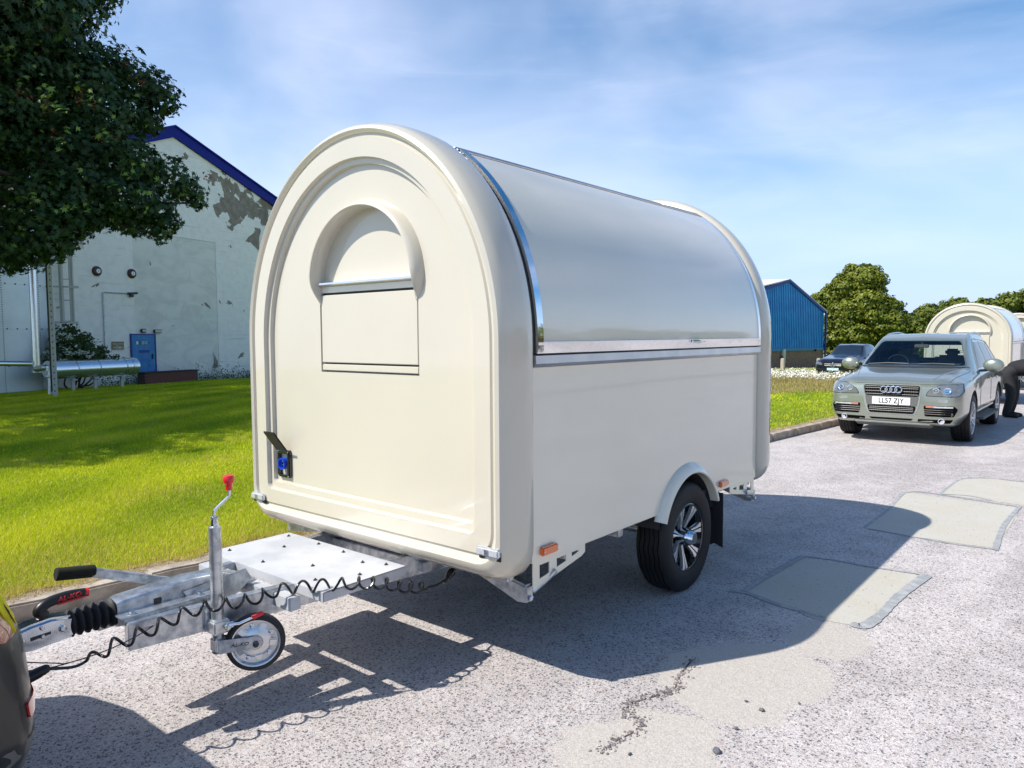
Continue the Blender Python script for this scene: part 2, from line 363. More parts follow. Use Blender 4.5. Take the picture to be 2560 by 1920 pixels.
def bar(bm, a, b, w, h, upv=(0, 0, 1)):
    """square bar from a to b, w sideways, h along up"""
    a, b = Vector(a), Vector(b); d = (b - a); L = d.length; y = d / L; u = Vector(upv); x = y.cross(u).normalized(); z = x.cross(y)
    Mx = Matrix.Translation((a + b) / 2) @ Matrix((x, y, z)).transposed().to_4x4() @ Matrix.Diagonal((w, L, h, 1))
    vs = bmesh.ops.create_cube(bm, size=1.0)['verts']; bmesh.ops.transform(bm, matrix=Mx, verts=vs); return vs
def frame_axis(d):
    d = Vector(d).normalized(); u = Vector((0, 0, 1)) if abs(d.z) < .95 else Vector((1, 0, 0))
    x = d.cross(u).normalized(); return x, x.cross(d).normalized() * -1, d
def lathe(bm, prof, c=(0, 0, 0), axis=(0, 0, 1), n=32, a0=0., a1=2 * PI, cap=True):
    """prof = [(radius, height along axis)]"""
    x, y, z = frame_axis(axis); c = Vector(c); full = abs(a1 - a0 - 2 * PI) < 1e-6
    rows = []
    for r, h in prof:
        row = []
        for i in range(n if full else n + 1):
            a = a0 + (a1 - a0) * i / n
            row.append(bm.verts.new(c + x * (r * math.cos(a)) + y * (r * math.sin(a)) + z * h))
        rows.append(row)
    for p, q in zip(rows, rows[1:]):
        m = len(p)
        for i in range(m if full else m - 1):
            j = (i + 1) % m
            bm.faces.new((p[i], p[j], q[j], q[i]))
    if cap and full:
        for row in (rows[0], rows[-1]):
            try: bm.faces.new(row)
            except ValueError: pass
    return rows
def cyl(bm, a, b, r, n=20, r2=None):
    a, b = Vector(a), Vector(b); L = (b - a).length
    lathe(bm, [(r, 0), (r if r2 is None else r2, L)], a, b - a, n)
def tube(bm, pts, r, n=10, closed=False, rf=None):
    pts = [Vector(p) for p in pts]; rows = []; prev = None
    for i, p in enumerate(pts):
        if closed: d = pts[(i + 1) % len(pts)] - pts[i - 1]
        else: d = pts[min(i + 1, len(pts) - 1)] - pts[max(i - 1, 0)]
        d.normalize()
        if prev is None: x = frame_axis(d)[0]
        else: x = (prev - d * prev.dot(d)).normalized()
        prev = x; y = d.cross(x); rr = rf(i / (len(pts) - 1)) * r if rf else r
        rows.append([bm.verts.new(p + (x * math.cos(2 * PI * k / n) + y * math.sin(2 * PI * k / n)) * rr) for k in range(n)])
    seq = list(zip(rows, rows[1:])) + ([(rows[-1], rows[0])] if closed else [])
    for p, q in seq:
        for k in range(n): bm.faces.new((p[k], p[(k + 1) % n], q[(k + 1) % n], q[k]))
    if not closed: bm.faces.new(list(reversed(rows[0]))); bm.faces.new(rows[-1])
def smooth_path(pts, n=8):
    P = [Vector(p) for p in pts]; P = [P[0]] + P + [P[-1]]; out = []
    for i in range(1, len(P) - 2):
        for k in range(n):
            t = k / n; a, b, c, d = P[i - 1], P[i], P[i + 1], P[i + 2]
            out.append(.5 * ((2 * b) + (c - a) * t + (2 * a - 5 * b + 4 * c - d) * t * t + (3 * b - a - 3 * c + d) * t ** 3))
    out.append(P[-2]); return out
def prism(bm, poly, axis, lo, hi):
    """poly 2D -> extruded along axis ('x': (y,z), 'y': (x,z), 'z': (x,y))"""
    def P(a, b, h): return {'x': (h, a, b), 'y': (a, h, b), 'z': (a, b, h)}[axis]
    A = [bm.verts.new(P(a, b, lo)) for a, b in poly]; B = [bm.verts.new(P(a, b, hi)) for a, b in poly]
    bm.faces.new(A); bm.faces.new(list(reversed(B)))
    for i in range(len(poly)):
        j = (i + 1) % len(poly); bm.faces.new((A[i], B[i], B[j], A[j]))
def sheet(bm, poly, z):
    bm.faces.new([bm.verts.new((x, y, z)) for x, y in poly])
def recalc(bm): bmesh.ops.recalc_face_normals(bm, faces=bm.faces)
def boolcut(o, cutter_bm, cmat=None):
    recalc(cutter_bm)
    me = bpy.data.meshes.new('cut'); cutter_bm.to_mesh(me); cutter_bm.free()
    c = link('cut', me, cmat, o)
    md = o.modifiers.new('b', 'BOOLEAN'); md.operation = 'DIFFERENCE'; md.object = c; md.solver = 'EXACT'; md.use_self = False
    if cmat: md.material_mode = 'TRANSFER'
    bpy.context.view_layer.update()
    dg = bpy.context.evaluated_depsgraph_get()
    new = bpy.data.meshes.new_from_object(o.evaluated_get(dg), preserve_all_data_layers=True, depsgraph=dg)
    o.modifiers.clear(); old = o.data; o.data = new; bpy.data.meshes.remove(old)
    bpy.data.objects.remove(c); bpy.data.meshes.remove(me)
def text(s, size, M4, m, parent, name='lettering', depth=.002, shear=0., sx=1.):
    cu = bpy.data.curves.new('t', 'FONT'); cu.body = s; cu.size = size; cu.align_x = 'CENTER'; cu.align_y = 'CENTER'; cu.extrude = depth; cu.shear = shear; cu.offset = size * .012
    t = bpy.data.objects.new('t', cu); COL.objects.link(t); bpy.context.view_layer.update()
    dg = bpy.context.evaluated_depsgraph_get(); me = bpy.data.meshes.new_from_object(t.evaluated_get(dg))
    bpy.data.objects.remove(t); me.transform(M4 @ Matrix.Diagonal((sx, 1, 1, 1))); me.materials.clear()
    return link(name, me, m, parent)
def basis(x, y, z, o):        # matrix whose local X,Y,Z map to the given vectors
    m = Matrix((Vector(x).normalized(), Vector(y).normalized(), Vector(z).normalized())).transposed().to_4x4(); m.translation = Vector(o); return m
def pyd(name, verts, faces, m, parent=None, tint=None, smooth=False):
    """fast mesh from numpy arrays; faces = (n,k) array"""
    me = bpy.data.meshes.new(name); V = np.asarray(verts, dtype=np.float32); Fc = np.asarray(faces, dtype=np.int32)
    me.vertices.add(len(V)); me.vertices.foreach_set('co', V.ravel())
    me.loops.add(Fc.size); me.loops.foreach_set('vertex_index', Fc.ravel())
    me.polygons.add(len(Fc)); me.polygons.foreach_set('loop_start', np.arange(0, Fc.size, Fc.shape[1], dtype=np.int32))
    me.update(calc_edges=True)
    if tint is not None:
        a = me.attributes.new('tint', 'FLOAT', 'POINT'); a.data.foreach_set('value', np.asarray(tint, dtype=np.float32))
    if smooth: me.shade_smooth()
    return link(name, me, m, parent)

# ------------------------------------------------------------------ terrain
def kx(y): return -4.85 + .0775 * (y - 1.9)          # road-side foot of the kerb
KN = Vector((-1, .0775, 0)).normalized()
def drop(y): return -.018 * np.maximum(0, np.asarray(y, dtype=float) - 24)
def roadz(x, y): return np.maximum(drop(y), -.6)
def lawnz(x, y):
    d = np.maximum(0, kx(np.asarray(y, dtype=float)) - np.asarray(x, dtype=float))
    return np.maximum(.10 - .0205 * d + drop(y), -1.15) + .015 * np.sin(np.asarray(x) * 1.1) * np.sin(np.asarray(y) * .9) * np.minimum(1, d / 3)
def grid(name, xs, ys, zf, m):
    X, Y = np.meshgrid(xs, ys); Z = zf(X, Y); V = np.stack([X, Y, Z], -1).reshape(-1, 3)
    nx, ny = len(xs), len(ys); i = np.arange(nx - 1); j = np.arange(ny - 1); I, J = np.meshgrid(i, j)
    a = (J * nx + I).ravel(); F = np.stack([a, a + 1, a + nx + 1, a + nx], -1)
    o = pyd(name, V, F, m, smooth=True); o['kind'] = 'structure'; return o
ys = np.concatenate([np.arange(-30, 40, 2.), np.arange(40, 130, 10.), [160, 250, 400, 700]])
xs = np.array([0, .6, 1.5, 3, 6, 9, 13.])
def shear_grid(name, us, ys, m, zf, sgn):
    U, Y = np.meshgrid(us, ys); X = kx(Y) + sgn * U; Z = zf(X, Y); V = np.stack([X, Y, Z], -1).reshape(-1, 3)
    nx, ny = len(us), len(ys); I, J = np.meshgrid(np.arange(nx - 1), np.arange(ny - 1)); a = (J * nx + I).ravel()
    F = np.stack([a, a + 1, a + nx + 1, a + nx], -1) if sgn > 0 else np.stack([a + 1, a, a + nx, a + nx + 1], -1)
    o = pyd(name, V, F, m, smooth=True); o['kind'] = 'structure'; return o
shear_grid('road', np.array([-.02, 1, 3, 5, 7, 9, 11.5]), ys, M['road'], roadz, 1)
shear_grid('lawn', np.concatenate([[.125, .3, .6], np.arange(1, 24, 1.), np.arange(24, 60, 4.), [80, 120, 200, 400, 800]]), ys, M['lawn'], lambda x, y: lawnz(x, y) - .012, -1)
shear_grid('yard', np.array([11.62, 14, 20, 40, 69.99]), ys, M['road'], lambda x, y: roadz(x, y) + .09, 1)
shear_grid('verge', np.array([70, 100, 400, 900]), ys, M['lawn'], lambda x, y: roadz(x, y) + .09, 1)

def kerb(name, off, y0, y1, h, sgn, label):
    root = thing(name, None, None); root['kind'] = 'structure'; root['label'] = label; meshes = []
    for v in range(4):
        bm = BM(); r2 = random.Random(v)
        box(bm, (0, 0, h / 2 - .1), (.125, .905, h + .2))
        bmesh.ops.subdivide_edges(bm, edges=[e for e in bm.edges if abs(e.verts[0].co.y - e.verts[1].co.y) > .5], cuts=5)
        for q in bm.verts:
            if q.co.z > 0: q.co += Vector((r2.uniform(-.005, .005), 0, r2.uniform(-.007, .004)))
        bm.normal_update(); me = bpy.data.meshes.new('kerb_stone')
        bmesh.ops.bevel(bm, geom=[e for e in bm.edges if e.is_manifold and e.calc_face_angle(0) > .6], offset=.012, segments=2, affect='EDGES')
        bm.to_mesh(me); bm.free(); me.materials.append(M['kerb']); me.shade_smooth(); me.set_sharp_from_angle(angle=.6); meshes.append(me)
    y = y0
    while y < y1:
        o = bpy.data.objects.new('kerb_stone', meshes[rnd.randrange(4)]); COL.objects.link(o); o.parent = root
        x = kx(y) + off - sgn * .0625; o.location = (x, y, float(roadz(x, y)) + rnd.uniform(-.004, .004)); o.rotation_euler = (0, 0, -.0775 + rnd.uniform(-.006, .006)); y += .915
kerb('kerb', 0, -2, 52, .115, 1, 'weathered concrete kerb stones edging the lawn')
kerb('far_kerb', 11.55, -6, 40, .10, -1, 'concrete kerb on the far side of the road')
# soil strip between kerb and turf
def strip(name, u0, u1, y0, y1, m, dz, n=120, jit=.04):
    V = []; F = []
    for i in range(n + 1):
        y = y0 + (y1 - y0) * i / n; a = kx(y) - u0; b = kx(y) - u1 + rnd.uniform(-jit, jit)
        V += [(a, y, float(lawnz(a, y)) + dz), (b, y, float(lawnz(b, y)) + dz)]
    for i in range(n): F.append((2 * i, 2 * i + 2, 2 * i + 3, 2 * i + 1))
    o = pyd(name, V, F, m); o['kind'] = 'structure'; return o
strip('soil_strip', .115, .33, -2, 40, M['mud'], -.004, 260)

# road repairs
def blob(poly, n=6, jit=.012):
    out = []
    for i, a in enumerate(poly):
        b = poly[(i + 1) % len(poly)]
        for k in range(n):
            t = k / n; out.append((a[0] + (b[0] - a[0]) * t + rnd.uniform(-jit, jit), a[1] + (b[1] - a[1]) * t + rnd.uniform(-jit, jit)))
    return out
def gpt(px, py): p = CP + ray(px, py) * ((0 - CP[2]) / ray(px, py)[2]); return (float(p[0]), float(p[1]))
def patch(pix, m, z, n=8, jit=.012, name='road_patch'):
    P_ = [gpt(*p) for p in pix]
    if jit > .015:
        c = smooth_path([Vector((*p, 0)) for p in P_ + [P_[0]]], n); P_ = [(p.x, p.y) for p in c[:-1]]; n = 1; jit *= .35
    bm = BM(); sheet(bm, blob(P_, n, jit), z); bmesh.ops.triangulate(bm, faces=bm.faces); recalc(bm)
    for f in bm.faces:
        if f.normal.z < 0: f.normal_flip()
    o = fin(bm, name, m, flat=True); o['kind'] = 'structure'; return o
def seam(pix, w, z):
    pts = [Vector((*gpt(*p), 0)) for p in pix]; pts = smooth_path(pts, 10); bm = BM(); L = []; 
    for i, p in enumerate(pts):
        d = (pts[min(i + 1, len(pts) - 1)] - pts[max(i - 1, 0)]).normalized(); n = Vector((-d.y, d.x, 0)); ww = w * rnd.uniform(.65, 1.25) * .5
        ww = w * (.40 + .05 * math.sin(i * .21 + w * 90) + rnd.uniform(-.04, .04)); q = p; L.append((bm.verts.new(q + n * ww + Vector((0, 0, z))), bm.verts.new(q - n * ww + Vector((0, 0, z)))))
    for a, b in zip(L, L[1:]): bm.faces.new((a[0], b[0], b[1], a[1]))
    recalc(bm)
    for f in bm.faces:
        if f.normal.z < 0: f.normal_flip()
    o = fin(bm, 'tar_seam', M['tar'], flat=True); o['kind'] = 'structure'
patch([(1860, 1480), (2004, 1394), (2300, 1440), (2150, 1568), (2040, 1548)], M['patch'], .002)
seam([(1822, 1478), (1870, 1484), (1940, 1510), (2060, 1545)], .05, .0035); seam([(1860, 1480), (1920, 1440), (2004, 1392)], .055, .005)
seam([(2000, 1390), (2080, 1400), (2180, 1418), (2318, 1438)], .035, .0035); seam([(2316, 1440), (2250, 1490), (2200, 1540), (2160, 1566), (2128, 1560)], .085, .005)
patch([(2270, 1232), (2548, 1270), (2490, 1372), (2300, 1345), (2160, 1320)], M['patch'], .002)
seam([(2160, 1320), (2220, 1275), (2272, 1230), (2400, 1245), (2552, 1268)], .04, .0035); seam([(2550, 1266), (2510, 1315), (2488, 1376)], .05, .005); seam([(2488, 1374), (2380, 1360), (2280, 1342), (2170, 1322)], .03, .0035)
patch([(2400, 1198), (2470, 1196), (2640, 1215), (2640, 1275), (2500, 1256), (2350, 1236)], M['patch'], .002)
seam([(2350, 1236), (2400, 1200), (2470, 1196), (2640, 1214)], .035, .0035); seam([(2352, 1236), (2420, 1240), (2480, 1252)], .03, .005)

M['chip'] = mat('asphalt_chip', (.15, .135, .13), .95, bump=(90, 1, .01), var=(35, (.46, .41, .385), .45, .6))
M['hole'] = mat('crack_depth_dark', (.05, .045, .045), .95, bump=(90, 1, .01))  # flat dark colour painted as the shade down the crack
seam([(1730, 1650), (1700, 1690), (1686, 1722), (1650, 1738), (1600, 1752), (1572, 1766), (1568, 1786), (1598, 1802), (1585, 1830), (1540, 1852), (1505, 1878)], .009, .002); bpy.data.objects[[o.name for o in bpy.data.objects if o.name.startswith('tar_seam')][-1]].data.materials[0] = M['hole']  # not tar: this strip carries the painted crack shade
# broken edge of the pothole: many small chips, one mesh; and loose stones one by one
def rock(bm, c, r, seed):
    rr = random.Random(seed); v = bmesh.ops.create_icosphere(bm, subdivisions=1, radius=1)['verts']
    sx, sy, sz = r * rr.uniform(.8, 1.3), r * rr.uniform(.7, 1.1), r * rr.uniform(.45, .8); a = rr.uniform(0, 6)
    for q in v:
        p = q.co * rr.uniform(.8, 1.15); x, y = p.x * sx, p.y * sy
        q.co = Vector((c[0] + x * math.cos(a) - y * math.sin(a), c[1] + x * math.sin(a) + y * math.cos(a), c[2] + p.z * sz))
bm = BM(); crack = [(1730, 1648), (1705, 1690), (1690, 1722), (1650, 1735), (1600, 1750), (1570, 1762), (1565, 1785), (1600, 1800), (1590, 1830), (1540, 1850), (1500, 1880)]
cp = smooth_path([Vector((*gpt(*p), 0)) for p in crack], 12)
for i in range(460):
    p = cp[rnd.randrange(len(cp))]; o2 = Vector((rnd.gauss(0, .017), rnd.gauss(0, .017), 0))
    rock(bm, p + o2 + Vector((0, 0, .002)), rnd.uniform(.003, .010), i)
for i in range(350):
    p = gpt(rnd.uniform(1480, 1700), rnd.uniform(1640, 1800)); rock(bm, (p[0], p[1], 0), rnd.uniform(.003, .0035), i + 999)
o = fin(bm, 'broken_asphalt', M['chip'], flat=True); o['kind'] = 'stuff'; o['label'] = 'crumbled asphalt chips round a pothole in the road'
stn = [((1905, 1778), .020, 'dark grey loose stone in the middle of the bright road'), ((1792, 1882), .026, 'largest dark stone lying near the bottom of the road'), ((1574, 1888), .014, 'small round dark stone left of the big one at the bottom'), ((1865, 1755), .013, 'flat stone just above and right of the pothole'), ((1840, 1824), .015, 'brownish stone between the mortar patch and the bottom edge'), ((2275, 1497), .014, 'dark pebble beside the tar seam of the near patch'), ((1998, 1760), .009, 'little dark pebble right of the round mortar patch')]
for i, (p, r, lb) in enumerate(stn):
    bm = BM(); x, y = gpt(*p); r *= .75; rock(bm, (0, 0, r * .35), r, 40 + i); bmesh.ops.subdivide_edges(bm, edges=bm.edges, cuts=1, smooth=.8); o = fin(bm, 'stone', M['stone'], ang=60); o.location = (x, y, .002)
    tag(o, lb, 'stone', 'loose stones on the road')

# ------------------------------------------------------------------ catering trailer
def tprof(a, b, zc, zb, rc, ins=0., binx=0., n_arc=56, ns=6):
    """closed outline in (x,z): flat bottom, rounded lower corners, straight sides, arched top"""
    a2, b2, zb2 = a - ins, b - ins, zb + ins + binx; rc = max(rc - ins * .6, .012); P = []
    for i in range(4): P.append(((a2 - rc) * i / 4, zb2))
    for i in range(7):
        t = -PI / 2 + PI / 2 * i / 6; P.append((a2 - rc + rc * math.cos(t), zb2 + rc + rc * math.sin(t)))
    for i in range(1, ns): P.append((a2, zb2 + rc + (zc - zb2 - rc) * i / ns))
    for i in range(n_arc // 2 + 1):
        t = PI / 2 * i / (n_arc // 2); P.append((a2 * math.cos(t), zc + b2 * math.sin(t)))
    return P + [(-x, z) for x, z in reversed(P[1:-1])]
def ring_loft(bm, rings):
    rows = [[bm.verts.new((x, y, z)) for x, z in prof] for prof, y in rings]
    for p, q in zip(rows, rows[1:]):
        for k in range(len(p)): bm.faces.new((p[k], p[(k + 1) % len(p)], q[(k + 1) % len(q)], q[k]))
    bm.faces.new(rows[0]); bm.faces.new(list(reversed(rows[-1]))); recalc(bm)
def arc_strip(bm, a, b, zc, r0, r1, t0, t1, y0, y1, n=40, straight=None):
    """curved slab between insets r0 and r1 from angle t0 to t1 (radians), y0..y1; straight = lower z continued down"""
    prof = []
    def P(ins):
        L = []
        if straight is not None: L.append((a - ins, straight))
        for i in range(n + 1):
            t = t0 + (t1 - t0) * i / n; L.append(((a - ins) * math.cos(t), zc + (b - ins) * math.sin(t)))
        return L
    A, B = P(r0), P(r1); poly = A + list(reversed(B))
    V0 = [bm.verts.new((x, y0, z)) for x, z in poly]; V1 = [bm.verts.new((x, y1, z)) for x, z in poly]; m = len(A); T = len(poly)
    for i in range(m - 1):
        j0, j1 = T - 1 - i, T - 2 - i
        bm.faces.new((V0[i], V0[i + 1], V0[j1], V0[j0])); bm.faces.new((V1[j0], V1[j1], V1[i + 1], V1[i]))
    for i in range(T):
        j = (i + 1) % T; bm.faces.new((V0[j], V0[i], V1[i], V1[j]))
    recalc(bm)

def trailer(label, loc, a, b, zc, zb, L, full=True, rz=0., group=None, wy=None, hatchang=58, wdz=0):
    T = thing('catering_trailer', label, 'trailer', loc, rz, group)
    rc = .15; H = math.radians(hatchang); wy = wy or L * .54; ap = a - .03; bp = b - .03
    # front shell with bead and stepped recess
    front = [(.225, .075, .046), (.212, .072, .046), (.206, .070, .024), (.182, .06, .022), (.176, .058, -.001), (.150, .064, -.001), (.078, .075, 0.0), (.070, .075, .010), (.060, .075, .010),
             (.054, .072, -.004), (.040, .064, -.012), (.022, .056, -.004), (.008, .046, .018), (.0, .032, .05), (-.004, .014, .10), (-.004, .004, .15), (.0, 0, .205), (.012, 0, .228), (.032, 0, .236)]
    bm = BM(); ring_loft(bm, [(tprof(a, b, zc, zb, rc, i, x), y) for i, x, y in front])
    fs = fin(bm, 'front_shell', M['cream'], T, 28)
    # window arch + flap recess
    wz0, wz1, hw, yc, wx = zc - .165 + wdz, zc + .32 + wdz, .400, .046, .048
    if True:
        bm = BM(); poly = [(wx + hw * math.cos(t), wz1 + hw * math.sin(t) * .95) for t in [PI * i / 32 for i in range(33)]]
        prism(bm, poly, 'y', -.05, yc + .034); boolcut(fs, bm)
        bm = BM(); prism(bm, [(wx - hw, wz0), (wx + hw, wz0), (wx + hw, wz1 - .012), (wx - hw, wz1 - .012)], 'y', -.05, yc + .03); boolcut(fs, bm)
        fs.data.shade_smooth(); fs.data.set_sharp_from_angle(angle=math.radians(28))
        bm = BM(); n = 60; rows = []
        for i in range(n + 1):
            t = math.radians(-17) + math.radians(214) * i / n
            e = min(1, min(i, n - i) / 7.0); e = math.sin(e * PI / 2)
            sec = [(hw - .002, .012), (hw + .001, -.050), (hw + .008, -.062), (hw + .018, -.060), (hw + .032, -.042), (hw + .043, -.016), (hw + .050, .004), (hw + .050, .012)]
            rows.append([bm.verts.new((wx + (hw + (r - hw) * (.25 + .75 * e)) * math.cos(t), yc + (y * e if y < .01 else y), wz1 + (hw + (r - hw) * (.25 + .75 * e)) * math.sin(t) * .95)) for r, y in sec])
        for p, q in zip(rows, rows[1:]):
            for k in range(len(p) - 1): bm.faces.new((p[k], p[k + 1], q[k + 1], q[k]))
            bm.faces.new((p[-1], p[0], q[0], q[-1]))
        bm.faces.new(rows[0]); bm.faces.new(list(reversed(rows[-1]))); recalc(bm)
        fin(bm, 'window_hood', M['cream'], T, 50)
        bm = BM(); box(bm, (wx, yc + .012, (wz0 + .052 + wz1 - .06) / 2), (2 * hw - .016, .02, wz1 - .06 - wz0 - .052)); fl = fin(bm, 'serving_flap', M['cream'], T, bevel=.004)
        bm = BM(); box(bm, (wx, yc + .012, wz0 + .026), (2 * hw - .016, .02, .036)); fin(bm, 'flap_sill', M['cream'], T, bevel=.004)
        bm = BM(); box(bm, (wx, yc + .028, (wz0 + wz1) / 2 - .006), (2 * hw - .004, .002, wz1 - wz0 - .016)); fin(bm, 'flap_seal', M['seal'], T)
        bm = BM(); prism(bm, [(yc - .026, wz1 + .006), (yc + .034, wz1 + .012), (yc + .034, wz1 - .006), (yc - .020, wz1 - .008), (yc - .026, wz1 - .004)], 'x', wx - hw + .003, wx + hw - .003); fin(bm, 'window_rail', M['chrome'], T, bevel=.002)
        bm = BM(); box(bm, (wx, yc + .014, wz1 - .030), (2 * hw - .01, .010, .034)); fin(bm, 'drip_strip', M['creampanel'], T)
    # rear shell
    rear = [(.30, .05, .06), (.20, .05, .04), (.15, .05, .0), (.06, 0, 0), (.03, 0, -.01), (.008, 0, .018), (-.012, 0, .06), (-.022, 0, .12), (-.018, 0, .18), (-.004, 0, .212), (.018, 0, .226), (.034, 0, .23)]
    bm = BM(); ring_loft(bm, [(tprof(a, b, zc, zb + .03, rc, i, x), L - y) for i, x, y in rear]); fin(bm, 'rear_shell', M['cream'], T, 40)
    y0, y1 = .2385, L - .2365
    bm = BM()
    A = [(-ap, zb + .07)] + [(ap * math.cos(t), zc + bp * math.sin(t)) for t in [PI - (PI - H - .03) * i / 48 for i in range(49)]]
    B = [(x * (1 - .03 / ap), zc + (z - zc) * (1 - .03 / bp) if z > zc else z) for x, z in A]
    V = [[bm.verts.new((x, y, z)) for x, z in Q] for Q in (A, B) for y in (y0, y1)]
    m = len(A)
    for i in range(m - 1):
        bm.faces.new((V[0][i], V[0][i + 1], V[1][i + 1], V[1][i])); bm.faces.new((V[2][i + 1], V[2][i], V[3][i], V[3][i + 1]))
    bm.faces.new((V[0][-1], V[1][-1], V[3][-1], V[2][-1])); bm.faces.new((V[0][0], V[2][0], V[3][0], V[1][0])); recalc(bm)
    fin(bm, 'roof_skin', M['creampanel'], T, 50)
    zs1 = zc - .120
    bm = BM(); box(bm, (ap - .0125, (y0 + y1) / 2, (zb + .068 + zs1) / 2), (.025, y1 - y0, zs1 - zb - .068))
    sw = fin(bm, 'side_wall', M['creampanel'], T)
    wz = .348; AR = .400
    bm = BM(); lathe(bm, [(AR, -.2), (AR, .2)], (ap, wy, wz + .03), (1, 0, 0), 48); boolcut(sw, bm); sw.data.shade_flat()
    # ledge (satin), hatch skin, chrome trims
    bm = BM(); prism(bm, [(ap - .02, zs1 + .002), (ap + .012, zs1 + .002), (ap + .028, zs1 + .018), (ap + .026, zs1 + .056), (ap + .006, zs1 + .060), (ap - .02, zs1 + .060)], 'y', y0 + .002, y1 + .0)
    fin(bm, 'counter_ledge', M['alu'], T, bevel=.002)
    zh = zs1 + .070
    bm = BM(); arc_strip(bm, a, b, zc, .012, .035, 0, H, y0 + .062, y1 - .04, 44, straight=zh + .052); fin(bm, 'serving_hatch', M['creampanel'], T, 50)
    bm = BM(); arc_strip(bm, a, b, zc, .003, .040, 0, H, y0 + .016, y0 + .062, 120, straight=zh); fin(bm, 'hatch_trim', M['chrome'], T, 50)
    bm = BM(); arc_strip(bm, a, b, zc, .003, .040, 0, H, y1 - .040, y1 - .004, 44, straight=zh); fin(bm, 'hatch_trim', M['chrome'], T, 50)
    bm = BM(); prism(bm, [(a - .038, zh - .004), (a - .010, zh - .004), (a + .000, zh + .051), (a - .038, zh + .051)], 'y', y0 + .02, y1 - .0); recalc(bm); fin(bm, 'hatch_rail', M['chrome'], T, bevel=.003)
    bm = BM(); arc_strip(bm, a, b, zc, .03, .075, 0, H, y0 - .002, y0 + .020, 30, straight=zh - .02); arc_strip(bm, a, b, zc, .03, .07, 0, H, y1 - .006, y1 + .006, 30, straight=zh - .02)
    box(bm, (a - .046, (y0 + y1) / 2, zh - .008), (.03, y1 - y0, .005)); fin(bm, 'hatch_seal', M['seal'], T, 50)
    hx, hz = (a - .015) * math.cos(H), zc + (b - .015) * math.sin(H); tang = math.atan2(b * math.cos(H), -a * math.sin(H))
    bm = BM()
    for off, w in ((.0, .016), (.024, .016)):
        p = Vector((hx + math.cos(tang) * (off + .01), 0, hz + math.sin(tang) * (off + .01) + .004))
        box(bm, (p.x, (y0 + y1) / 2, p.z), (w, y1 - y0 - .01, .012), Matrix.Rotation(-tang + 0, 4, 'Y').to_3x3())
    fin(bm, 'hatch_hinge', M['alu'], T, bevel=.002)
    bm = BM(); box(bm, (hx + math.cos(tang) * .022, (y0 + y1) / 2, hz + math.sin(tang) * .022 - .002), (.010, y1 - y0 - .01, .012), Matrix.Rotation(-tang, 4, 'Y').to_3x3()); fin(bm, 'hinge_gasket', M['seal'], T)
    # latch on the hatch rail
    bm = BM(); ly = y0 + (y1 - y0) * .60; lx = a + .002
    box(bm, (lx + .004, ly, zh + .036), (.008, .11, .020)); tube(bm, [(lx + .01, ly - .05, zh + .03), (lx + .026, ly - .02, zh + .034), (lx + .026, ly + .07, zh + .036), (lx + .008, ly + .10, zh + .034)], .005, 8)
    fin(bm, 'hatch_latch', M['chrome'], T, bevel=.001)
    # floor, chassis rails, cross members
    bm = BM(); box(bm, (0, L / 2, zb + .085), (2 * ap - .06, L - .25, .03)); fin(bm, 'floor', M['under'], T)
    for s in (-1, 1):
        bm = BM(); box(bm, (s * (ap - .16), L / 2, zb + .04), (.05, L - .3, .09)); fin(bm, 'side_rail', M['under'], T)
    for k, yy in enumerate((.16, .62, 1.15, L - .75, L - .2)):
        bm = BM(); box(bm, (0, yy, zb + .03), (2 * ap - .14, .05, .075)); fin(bm, 'cross_member', M['galv'], T)
    bm = BM(); tube(bm, [(-ap + .12, wy, wz), (ap - .26, wy, wz)], .032, 12); fin(bm, 'axle', M['galv'], T)
    for s in (1, -1):
        bm = BM(); box(bm, (s * (ap - .34), wy, wz + .09), (.07, .18, .12)); tube(bm, [(s * (ap - .26), wy, wz), (s * (ap - .17), wy, wz)], .06, 14); fin(bm, 'suspension_arm', M['galv'], T, bevel=.01)
    # wheels: tyre, rim, spokes, hub cap
    for s in (1, -1):
        trailer_wheel(T, (s * (ap + .012 - .10), wy, wz), s, .352, .20, full or s == 1)
    # wheel arch flare, inner well, mud flap
    for s in (1, -1):
        if s == -1 and not full: continue
        bm = BM(); rows = []
        x0 = s * ap; t0, t1 = math.radians(-33 if s > 0 else 208), math.radians(200 if s > 0 else -20)
        t0, t1 = math.radians(20), math.radians(158); n = 44
        for i in range(n + 1):
            t = t1 + (t0 - t1) * i / n; e = 1.0
            w = .044 + .010 * math.sin(t)
            sec = [(AR - .012, -.012), (AR - .012, .044), (AR - .005, .050), (AR + .008, .048), (AR + w * .75, .020), (AR + w, .002), (AR + w, -.012)]
            rows.append([bm.verts.new((x0 + s * x, wy - r * math.cos(t), wz + .03 + r * math.sin(t))) for r, x in sec])
        for p, q in zip(rows, rows[1:]):
            for k in range(len(p)): bm.faces.new((p[k], p[(k + 1) % len(p)], q[(k + 1) % len(p)], q[k]))
        bm.faces.new(rows[0]); bm.faces.new(list(reversed(rows[-1]))); recalc(bm); fin(bm, 'wheel_arch', M['creampanel'], T, 40)
        bm = BM(); n = 24; R1 = []
        for i in range(n + 1):
            t = math.radians(14) + math.radians(152) * i / n; R1.append([bm.verts.new((s * (ap - x), wy + (AR - .01) * math.cos(t), wz + .03 + (AR - .01) * math.sin(t))) for x in (0.0, .27)])
        for p, q in zip(R1, R1[1:]): bm.faces.new((p[0], p[1], q[1], q[0]))
        bm.faces.new([r[1] for r in R1]); fin(bm, 'wheel_well', M['under'], T)
        bm = BM(); vs = []
        yy = wy + AR + .06
        poly = [(0, .56), (.225, .56), (.225, .20), (.20, .17), (.16, .22), (.14, .25), (.10, .18), (.06, .20), (0, .18)]
